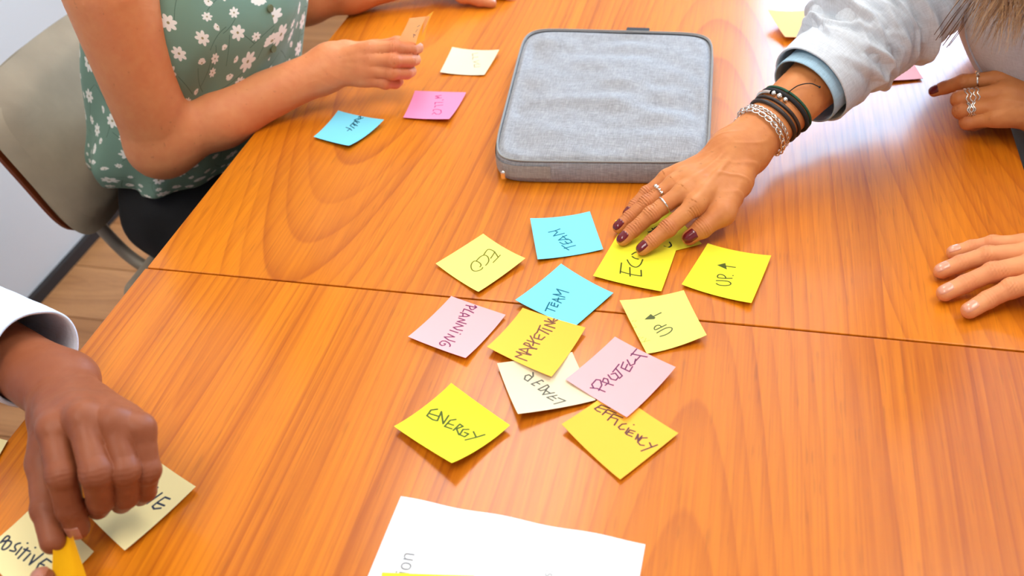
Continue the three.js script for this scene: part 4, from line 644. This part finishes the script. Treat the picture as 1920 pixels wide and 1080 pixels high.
  mesh('sweater', mergeGeometries([loc(body), loc(sleeveGeo([sh.clone().lerp(LIFT(0.6, 0.27, -0.580), 0.6), sh.clone().add(V(0, 0.006, 0)), sh.clone().lerp(el, 0.25), sh.clone().lerp(el, 0.65), el.clone().add(V(0.012, 0.004, -0.004)), el.clone().lerp(cuff, 0.45), cuff], [0.07, 0.072, 0.068, 0.064, 0.066, 0.06, 0.053], { seed: 9, folds: 170, amp: 0.0062, wmin: 0.0035, wmax: 0.009, from: 0.4, to: 0.92, n: 360, a: 200 })), loc(sleeveGeo([shL.clone().lerp(LIFT(0.6, 0.27, -0.580), 0.6), shL.clone().add(V(0, 0.006, 0)), shL.clone().lerp(elL, 0.35), elL, elL.clone().lerp(h2.wu.p, 0.5), elL.clone().lerp(h2.wu.p, 0.78)], [0.07, 0.072, 0.066, 0.062, 0.056, 0.046], { seed: 4, folds: 40, amp: 0.006 }))]), M.sweater, t, 'grey-blue sweater');
  mesh('shirt_cuff', loc(sleeveGeo([el.clone().lerp(cuff, 0.7), cuff.clone().addScaledVector(ax, -0.022), cuff.clone().addScaledVector(ax, -0.045)], [0.0435, 0.045, 0.0455], { seed: 5, folds: 4, amp: 0.001, n: 30, a: 100, thick: 0.002 })), M.innerCuff, t, 'pale blue inner cuff');
  // bracelets on the right wrist
  const wx = ax.clone().normalize(), ring = (k, off, lean = 0.0) => loop(f, mid.clone().addScaledVector(wx, k), wx.clone().addScaledVector(V(0, 1, 0), lean), off, 48).map((p) => rel(t, p));
  const band = (k, r, off, mat, name, label, lean = 0, fl = 1) => mesh(name, tube(ring(k, off, lean), r, 160, 8, true), mat, t, label);
  band(0.062, 0.0026, 0.0015, M.leather, 'bracelet', 'dark leather bracelet', 0.08); band(0.07, 0.0022, 0.0016, M.leather, 'bracelet', 'dark leather bracelet', 0.1);
  band(0.083, 0.0027, 0.002, M.cord, 'bracelet', 'black braided bracelet', 0.12); band(0.089, 0.0016, 0.002, M.greenCord, 'bracelet', 'dark green cord bracelet', 0.13);
  const tubeArc = ring(0.077, 0.0035, 0.11); { const n = tubeArc.length, arc = []; for (let i = 0; i < 14; i++) arc.push(tubeArc[(i + n - 15) % n]); mesh('bracelet_bar', tube(arc, 0.0024, 50, 10), M.silver, t, 'curved silver bar'); const bd = []; for (const [i, r] of [[47, 0.0032], [1, 0.0036], [3, 0.0032]]) { const p = tubeArc[i % n]; bd.push(new THREE.SphereGeometry(r, 14, 10).translate(p.x, p.y, p.z)); } mesh('bracelet_beads', mergeGeometries(bd), M.silver, t, 'silver beads'); }
  { const p = ring(0.086, 0.004, 0.12)[2], q = [p, p.clone().add(V(0.012, 0.006, -0.008)), p.clone().add(V(0.026, 0.008, -0.01)), p.clone().add(V(0.036, 0.005, -0.008))]; mesh('cord_end', mergeGeometries([tube(q, 0.0007, 24, 6), new THREE.SphereGeometry(0.0014, 10, 8).translate(q[3].x, q[3].y, q[3].z)]), M.cord, t); }
  const chain = (k, off, R, r, n, lean) => { const pts = new THREE.CatmullRomCurve3(ring(k, off, lean), true), L = []; for (let i = 0; i < n; i++) { const p = pts.getPointAt(i / n), tg = pts.getTangentAt(i / n), out = p.clone().sub(rel(t, mid.clone().addScaledVector(wx, k))).normalize(), g = new THREE.TorusGeometry(R, r, 7, 16); g.scale(1.35, 0.9, 1); const zz = i % 2 ? out : out.clone().cross(tg).normalize(), yy = zz.clone().cross(tg).normalize(); g.applyMatrix4(new THREE.Matrix4().makeBasis(tg, yy, zz).setPosition(p)); L.push(g); } return mergeGeometries(L); };
  mesh('chain_bracelet', chain(0.05, 0.002, 0.0022, 0.0006, 62, 0.02), M.silver, t, 'thin silver chain'); mesh('chain_bracelet', chain(0.04, 0.003, 0.0036, 0.0009, 42, -0.06), M.silver, t, 'heavy silver link chain');
  { const p = ring(0.036, 0.004, -0.06)[37], L = []; for (let i = 0; i < 7; i++) { const g = new THREE.TorusGeometry(0.0024, 0.0007, 6, 14); g.rotateY(i % 2 ? 1.57 : 0).scale(1, 1.3, 1).translate(p.x + 0.002 * i * 0.3, p.y - 0.001 - i * 0.0045, p.z + 0.0012 * i); L.push(g); } mesh('chain_tail', mergeGeometries(L), M.silver, t); }
  // finger rings
  const own = (ff, i) => ({ trunk: [], chains: [ff.chains[i]], k: 0.01 }), fring = (ff, a, b, k, i, off = 0.0006, ref = UP) => loop(own(ff, i), a.p.clone().lerp(b.p, k), b.p.clone().sub(a.p), off, 28, ref).map((p) => rel(t, p));
  mesh('finger_ring', tube(fring(f, h.middle[0], h.middle[1], 0.6, 1), 0.0011, 80, 8, true), M.silver, t, 'thin plain silver band');
  { const q = fring(f, h.ring[0], h.ring[1], 0.52, 2), bd = [tube(q, 0.0011, 80, 8, true)]; for (const [i, r] of [[26, 0.0018], [0, 0.0024], [2, 0.0024], [24, 0.0022], [4, 0.0018]]) bd.push(new THREE.SphereGeometry(r, 12, 10).translate(q[i].x, q[i].y + 0.001, q[i].z)); mesh('finger_ring', mergeGeometries(bd), M.silver, t, 'silver ring of small beads'); }
  { const q = fring(f2, h2.index[0], h2.index[1], 0.62, 0), bd = [tube(q, 0.0015, 80, 8, true)]; for (const [i, r] of [[0, 0.0034], [26, 0.0026], [2, 0.0028]]) bd.push(new THREE.IcosahedronGeometry(r, 0).translate(q[i].x, q[i].y + 0.001, q[i].z + 0.001)); mesh('finger_ring', mergeGeometries(bd), M.silver, t, 'silver ring with faceted stone'); }
  const lattice = (a, b, k, w, i0, label) => { const L = []; for (const d of [-1, -0.33, 0.33, 1]) { const q = fring(f2, a, b, k + d * w, i0, 0.0008), tg = b.p.clone().sub(a.p).normalize().multiplyScalar(0.0012); L.push(tube(q.map((p, i) => p.clone().addScaledVector(tg, Math.sin(i / 28 * 2 * Math.PI * 7) * (d < 0 ? 1 : -1))), 0.00095, 140, 7, true)); } mesh('finger_ring', mergeGeometries(L), M.silver, t, label); };
  lattice(h2.middle[0], h2.middle[1], 0.72, 0.14, 1, 'wide silver filigree ring'); lattice(h2.ring[0], h2.ring[1], 0.72, 0.08, 2, 'silver braided ring');
  lowerBody(t, [LIFT(0.74, -0.185, -0.500), LIFT(0.74, -0.185, -0.660)], [LIFT(0.32, -0.2, -0.480), LIFT(0.32, -0.2, -0.680)], [V(0.32, 0.07, -0.48), V(0.32, 0.07, -0.68)], M.trousers);
  // long loose hair: strands hanging from the head past the shoulder
  const cap = finishHead(t, hd, M.hairBlond = new THREE.MeshStandardMaterial({ vertexColors: true, color: 0xffffff, roughness: 0.42 }), false), R = rng(77), L = [];
  const tint = (g, c) => { const n = g.attributes.position.count, a = new Float32Array(n * 3); for (let i = 0; i < n; i++) { a[3 * i] = c.r; a[3 * i + 1] = c.g; a[3 * i + 2] = c.b; } g.setAttribute('color', new THREE.BufferAttribute(a, 3)); return g; };
  tint(cap.geometry, lin(120, 84, 50));
  const cols = [lin(172, 124, 74), lin(136, 92, 52), lin(200, 154, 100), lin(96, 62, 36), lin(152, 106, 62)];
  for (let k = 0; k < 24; k++) { // locks: strands that gather towards one tip
    const a = k / 23, tip = k < 18 ? P(mix(1800, 2010, a) + (R() - 0.5) * 40, mix(60, 130, R()) * mix(0.55, 1, a), mix(0.2, 0.27, R())) : LIFT(mix(0.5, 0.62, R()), mix(0.14, 0.24, R()), mix(-0.74, -0.66, R())), sd = k < 18 ? -1 : 1;
    const root = hd.at(mix(0.055, -0.07, a), 0.06, sd * 0.055), hip2 = hd.at(mix(0.065, -0.06, a), -0.03, sd * mix(0.088, 0.1, R())), wave = (R() - 0.5) * 0.05, wz = (R() - 0.5) * 0.05;
    const fine = (pts, r) => { const cv = new THREE.CatmullRomCurve3(pts), g = new THREE.TubeGeometry(cv, 22, r, 4, false), ps = g.attributes.position; for (let i = 0; i <= 22; i++) { const c = cv.getPointAt(i / 22), m = 1 - Math.pow(i / 22, 3) * 0.9; for (let j = 0; j <= 4; j++) { const n = i * 5 + j; ps.setXYZ(n, c.x + (ps.getX(n) - c.x) * m, c.y + (ps.getY(n) - c.y) * m, c.z + (ps.getZ(n) - c.z) * m); } } return g; };
    for (let q = 0; q < 60; q++) {
      const jx = () => (R() - 0.5) * 0.03, spread = V(jx(), jx() * 0.5, jx()), m = hip2.clone().lerp(tip, 0.4).add(V(wave, 0, wz)).addScaledVector(spread, 0.9), m2 = hip2.clone().lerp(tip, 0.75).add(V(-wave * 0.6, 0, -wz * 0.5)).addScaledVector(spread, 0.6);
      L.push(tint(fine([root.clone().add(spread), hip2.clone().add(spread), m, m2, tip.clone().addScaledVector(spread, 0.5).add(V((R() - 0.5) * 0.012, (R() - 0.15) * 0.06, (R() - 0.5) * 0.012))].map((p) => rel(t, p)), mix(0.0004, 0.0009, R())), cols[Math.floor(R() * 5)]));
    }
  }
  for (let k = 0; k < 9; k++) { const e = P(1750 + R() * 30, 60 + R() * 30, 0.16 + R() * 0.02), s = hd.at(0.06, 0.0, -0.085), m = s.clone().lerp(e, 0.55).add(V(0.03 * R() + 0.01, -0.012, 0.03 * R())); L.push(tint(tube([s, m, e.clone().add(V(0.012, 0.03, 0)), e].map((p) => rel(t, p)), 0.0004, 24, 4), cols[3])); }
  mesh('hair_strands', mergeGeometries(L), M.hairBlond, t, 'long loose dark blond strands');
}

// ---------------------------------------------------------------- man in the pale blue shirt
{
  const t = thing('person', V(-0.82, 0, 0.42), 'person in a pale blue shirt pinching a folded yellow note', 'person', 'people round the table');
  const base = lin(146, 82, 50), red = lin(118, 58, 34);
  const h = { index: J([[103, 804, 0.108, 0.0138], [117, 890, 0.09, 0.0126], [131, 953, 0.058, 0.0114], [146, 990, 0.038, 0.0098]]), middle: J([[157, 784, 0.116, 0.0142], [182, 886, 0.094, 0.0132], [190, 936, 0.06, 0.0116], [184, 952, 0.038, 0.0102]]), ring: J([[213, 792, 0.11, 0.0134], [234, 882, 0.086, 0.0124], [236, 930, 0.054, 0.011], [228, 942, 0.034, 0.0098]]), pinky: J([[262, 804, 0.1, 0.0124], [275, 882, 0.074, 0.0112], [271, 920, 0.046, 0.0098], [263, 930, 0.028, 0.0088]]), thumb: J([[92, 780, 0.07, 0.0165], [84, 868, 0.06, 0.0145], [88, 955, 0.048, 0.0126], [99, 1016, 0.038, 0.0104]]) };
  h.wr = { p: P(88, 722, 0.064), r: 0.0235 }; h.wu = { p: P(130, 714, 0.066), r: 0.0225 }; const D = V(0.05, 0.75, 0.65).normalize(); h.dorsal = [D, D, D, D, V(-0.7, 0.4, 0.3).normalize()]; h.crease = 0.00012; h.freq = 1500; h.kc = 0.006; h.tendon = 0.0003; h.veins = 0;
  const el = P(-190, 575, 0.06), sh = LIFT(-0.8, 0.33, 0.22), arm = armBones(sh, el, h.wr, h.wu, [0.055, 0.047, 0.047, 0.046]), f = handField(h, arm);
  const w2 = P(-60, 1330, 0.05), h2 = flatHand(w2, P(150, 1300, 0.04).sub(w2), V(0.1, 0.95, 0.1), -1, 1.0, 0.4); h2.thumb = J([[0, 1270, 0.05, 0.0145], [40, 1200, 0.046, 0.0128], [66, 1132, 0.04, 0.0115], [80, 1087, 0.034, 0.0102]]); h2.dorsal[4] = V(0.2, 0.8, 0.5).normalize();
  const shR = LIFT(-0.8, 0.33, 0.6), elR = LIFT(-0.68, 0.02, 0.66), armR = armBones(shR, elR, h2.wr, h2.wu, [0.055, 0.047, 0.044, 0.04]), f2 = handField(h2, armR);
  const hd = headBones(LIFT(-0.72, 0.58, 0.42), V(1, -0.5, 0));
  const trunk = [...hd.bones, bone(LIFT(-0.745, 0.52, 0.42), LIFT(-0.79, 0.38, 0.42), 0.058, 0.062), bone(sh, shR, 0.06, 0.06), bone(LIFT(-0.8, 0.27, 0.42), LIFT(-0.86, -0.1, 0.42), 0.11, 0.11)]; for (const b of trunk) b.k ??= 0.03;
  bodyMesh(t, [meshField(f, 0.0018, skinTone(base, red, f.marks)), meshField(f2, 0.004, skinTone(base, red, f2.marks)), meshField({ trunk, chains: [], k: 0.03 }, 0.007, skinTone(base, red, []))], M.skin);
  nails(t, f, h, M.nailDark, 0.9, 1, ['index']); nails(t, f2, h2, M.nailDark, 0.9, 1, ['thumb']);
  const loc = (g) => g.translate(-t.position.x, -t.position.y, -t.position.z), mid = h.wr.p.clone().lerp(h.wu.p, 0.5), cuff = P(64, 672, 0.074), ax = el.clone().sub(mid).normalize();
  const body = torsoGeo([[LIFT(-0.88, -0.22, 0.42), 0.15, 0.19], [LIFT(-0.87, -0.1, 0.42), 0.148, 0.19], [LIFT(-0.85, 0.02, 0.42), 0.145, 0.19], [LIFT(-0.82, 0.14, 0.42), 0.145, 0.2], [LIFT(-0.805, 0.24, 0.42), 0.135, 0.205], [LIFT(-0.8, 0.32, 0.42), 0.105, 0.2], [LIFT(-0.795, 0.375, 0.42), 0.085, 0.15], [LIFT(-0.79, 0.42, 0.42), 0.07, 0.078]], V(1, 0, 0), { fold: (th, v) => 0.02 * Math.sin(th * 5 + v * 9) + 0.03 * (noise2(th * 3 + 5, v * 8) - 0.5) });
  mesh('shirt', mergeGeometries([loc(body), loc(sleeveGeo([sh.clone().lerp(LIFT(-0.8, 0.3, 0.42), 0.6), sh.clone().add(V(0, 0.006, 0)), sh.clone().lerp(el, 0.4), el, el.clone().lerp(cuff, 0.5), cuff], [0.075, 0.08, 0.072, 0.064, 0.056, 0.0495], { seed: 21, folds: 30, amp: 0.006, from: 0.2, to: 0.86, n: 160, thick: 0.004 })), loc(sleeveGeo([shR.clone().lerp(LIFT(-0.8, 0.3, 0.42), 0.6), shR.clone().add(V(0, 0.006, 0)), shR.clone().lerp(elR, 0.5), elR, elR.clone().lerp(w2, 0.6)], [0.075, 0.08, 0.07, 0.066, 0.055], { seed: 22, folds: 26, amp: 0.006 }))]), M.shirt, t, 'pale blue shirt with cuffs turned back');
  lowerBody(t, [LIFT(-0.88, -0.185, 0.33), LIFT(-0.88, -0.185, 0.51)], [LIFT(-0.42, -0.2, 0.32), LIFT(-0.42, -0.2, 0.52)], [V(-0.42, 0.07, 0.32), V(-0.42, 0.07, 0.52)], M.trousers);
  finishHead(t, hd, M.hairDark, false);
}

// ---------------------------------------------------------------- person whose bare hand lies flat on the table
{
  const t = thing('person', V(0.84, 0, 0.1), 'person resting one bare hand flat on the table by the seam', 'person', 'people round the table');
  const base = lin(226, 154, 100), red = lin(212, 122, 80);
  const h = { index: J([[1950, 527, 0.034, 0.0115], [1896, 540, 0.025, 0.0101], [1852, 562, 0.0155, 0.0092], [1818, 582, 0.011, 0.0086]]), middle: J([[1946, 494, 0.038, 0.0118], [1862, 510, 0.027, 0.0103], [1810, 532, 0.0165, 0.0094], [1772, 549, 0.0112, 0.0088]]), ring: J([[1938, 474, 0.036, 0.0114], [1852, 479, 0.025, 0.0099], [1801, 494, 0.0152, 0.0091], [1766, 508, 0.0108, 0.0085]]), pinky: J([[1922, 458, 0.03, 0.0102], [1862, 457, 0.021, 0.0088], [1822, 464, 0.013, 0.0081], [1788, 473, 0.0096, 0.0075]]), thumb: J([[2030, 565, 0.032, 0.014], [2004, 596, 0.024, 0.0122], [1974, 618, 0.0165, 0.0106], [1954, 630, 0.0115, 0.0092]]) };
  h.wr = { p: P(2092, 522, 0.045), r: 0.02 }; h.wu = { p: P(2084, 488, 0.045), r: 0.02 }; h.dorsal = [V(0.05, 1, 0.05), V(0.05, 1, 0.05), V(0.05, 1, 0), V(0.05, 1, 0), V(0, 0.9, 0.4)]; 
  const el = LIFT(0.75, 0.02, 0.0), sh = LIFT(0.86, 0.3, -0.06), arm = armBones(sh, el, h.wr, h.wu, [0.052, 0.046, 0.042, 0.038]), f = handField(h, arm), hl = flatHand(LIFT(0.72, -0.11, 0.3), V(-0.9, -0.1, -0.3), UP, -1);
  const shL = LIFT(0.86, 0.3, 0.28), elL = LIFT(0.87, 0.02, 0.34), armL = armBones(shL, elL, hl.wr, hl.wu, [0.052, 0.046, 0.042, 0.036]), f2 = handField(hl, armL), hd = headBones(LIFT(0.76, 0.54, 0.1), V(-1, -0.5, 0));
  const trunk = [...hd.bones, bone(LIFT(0.785, 0.48, 0.1), LIFT(0.84, 0.34, 0.11), 0.052, 0.056), bone(sh, shL, 0.056, 0.056), bone(LIFT(0.85, 0.24, 0.11), LIFT(0.9, -0.1, 0.12), 0.1, 0.1)]; for (const b of trunk) b.k ??= 0.03;
  bodyMesh(t, [meshField(f, 0.0018, skinTone(base, red, f.marks)), meshField(f2, 0.004, skinTone(base, red, f2.marks)), meshField({ trunk, chains: [], k: 0.03 }, 0.007, skinTone(base, red, []))], M.skin);
  nails(t, f, h, M.nail, 0.86, 1.15, ['index', 'middle', 'ring', 'pinky']);
  const loc = (g) => g.translate(-t.position.x, -t.position.y, -t.position.z);
  const body = torsoGeo([[LIFT(0.92, -0.22, 0.12), 0.14, 0.18], [LIFT(0.915, -0.1, 0.12), 0.138, 0.178], [LIFT(0.9, 0.02, 0.115), 0.13, 0.172], [LIFT(0.875, 0.14, 0.11), 0.132, 0.178], [LIFT(0.86, 0.22, 0.11), 0.12, 0.182], [LIFT(0.855, 0.29, 0.11), 0.095, 0.175], [LIFT(0.85, 0.335, 0.11), 0.078, 0.13], [LIFT(0.845, 0.375, 0.11), 0.062, 0.07]], V(-1, 0, 0), {});
  mesh('shirt', mergeGeometries([loc(body), loc(sleeveGeo([sh.clone().lerp(LIFT(0.86, 0.28, 0.1), 0.6), sh.clone().add(V(0, 0.006, 0)), sh.clone().lerp(el, 0.5), el, el.clone().lerp(h.wu.p, 0.4)], [0.07, 0.076, 0.066, 0.062, 0.056], { seed: 31, folds: 20 })), loc(sleeveGeo([shL.clone().lerp(LIFT(0.86, 0.28, 0.1), 0.6), shL.clone().add(V(0, 0.006, 0)), shL.clone().lerp(elL, 0.5), elL, elL.clone().lerp(hl.wu.p, 0.5)], [0.07, 0.076, 0.066, 0.062, 0.05], { seed: 32, folds: 20 }))]), M.greyShirt, t);
  lowerBody(t, [LIFT(0.9, -0.185, 0.04), LIFT(0.9, -0.185, 0.2)], [LIFT(0.46, -0.2, -0.02), LIFT(0.46, -0.2, 0.24)], [V(0.46, 0.07, -0.02), V(0.46, 0.07, 0.24)], M.trousers);
  finishHead(t, hd, M.hairDark, false);
}

// ---------------------------------------------------------------- notes held in the hand
function heldNote(c, color, bulge, label, ink, curl) { // c: four points in space
  const n = c[1].clone().sub(c[0]).cross(c[3].clone().sub(c[0])).normalize(), mid = bilinear(c, 0.5, 0.5);
  const at = (u, v) => bilinear(c, u, v).addScaledVector(n, bulge * Math.sin(u * Math.PI) + (curl ? curl(u, v) : 0)).sub(mid), N = 20;
  const a = gridGeo(N, N, (u, v) => [at(u, v), u, v]);
  const cv = document.createElement('canvas'); cv.width = cv.height = 256; const g = cv.getContext('2d'); g.fillStyle = `rgb(${NOTE[color].join(',')})`; g.fillRect(0, 0, 256, 256); ink?.(g);
  const tx = new THREE.CanvasTexture(cv); tx.colorSpace = THREE.SRGBColorSpace; tx.flipY = false;
  const m = mesh('sticky_note', a, new THREE.MeshPhysicalMaterial({ map: tx, roughness: 0.95, transmission: 0.4, thickness: 0, side: THREE.DoubleSide, specularIntensity: 0.3 })); m.position.copy(mid);
  return tag(m, label, 'sticky note', 'sticky notes held in hands');
}
heldNote([P(742, 84, 0.078), P(768, 34, 0.118), P(806, 30, 0.122), P(783, 82, 0.084)], 'peach', 0.002, 'peach folded sticky note held up beside the floral blouse', (g) => { g.strokeStyle = 'rgba(80,70,90,0.8)'; g.lineWidth = 6; g.beginPath(); g.moveTo(60, 170); g.lineTo(90, 150); g.lineTo(80, 180); g.moveTo(110, 160); g.lineTo(140, 170); g.moveTo(160, 150); g.lineTo(175, 175); g.stroke(); });
heldNote([P(779, 86, 0.084), P(800, 30, 0.121), P(813, 21, 0.126), P(795, 76, 0.087)], 'amber', 0.003, 'amber sticky note held up behind the edge of the peach note');
heldNote([P(101, 985, 0.046), P(135, 1000, 0.042), P(172, 1110, 0.02), P(96, 1112, 0.03)], 'gold', 0.006, 'bright yellow sticky note pinched upright between finger and thumb');

renderer.render(scene, camera);
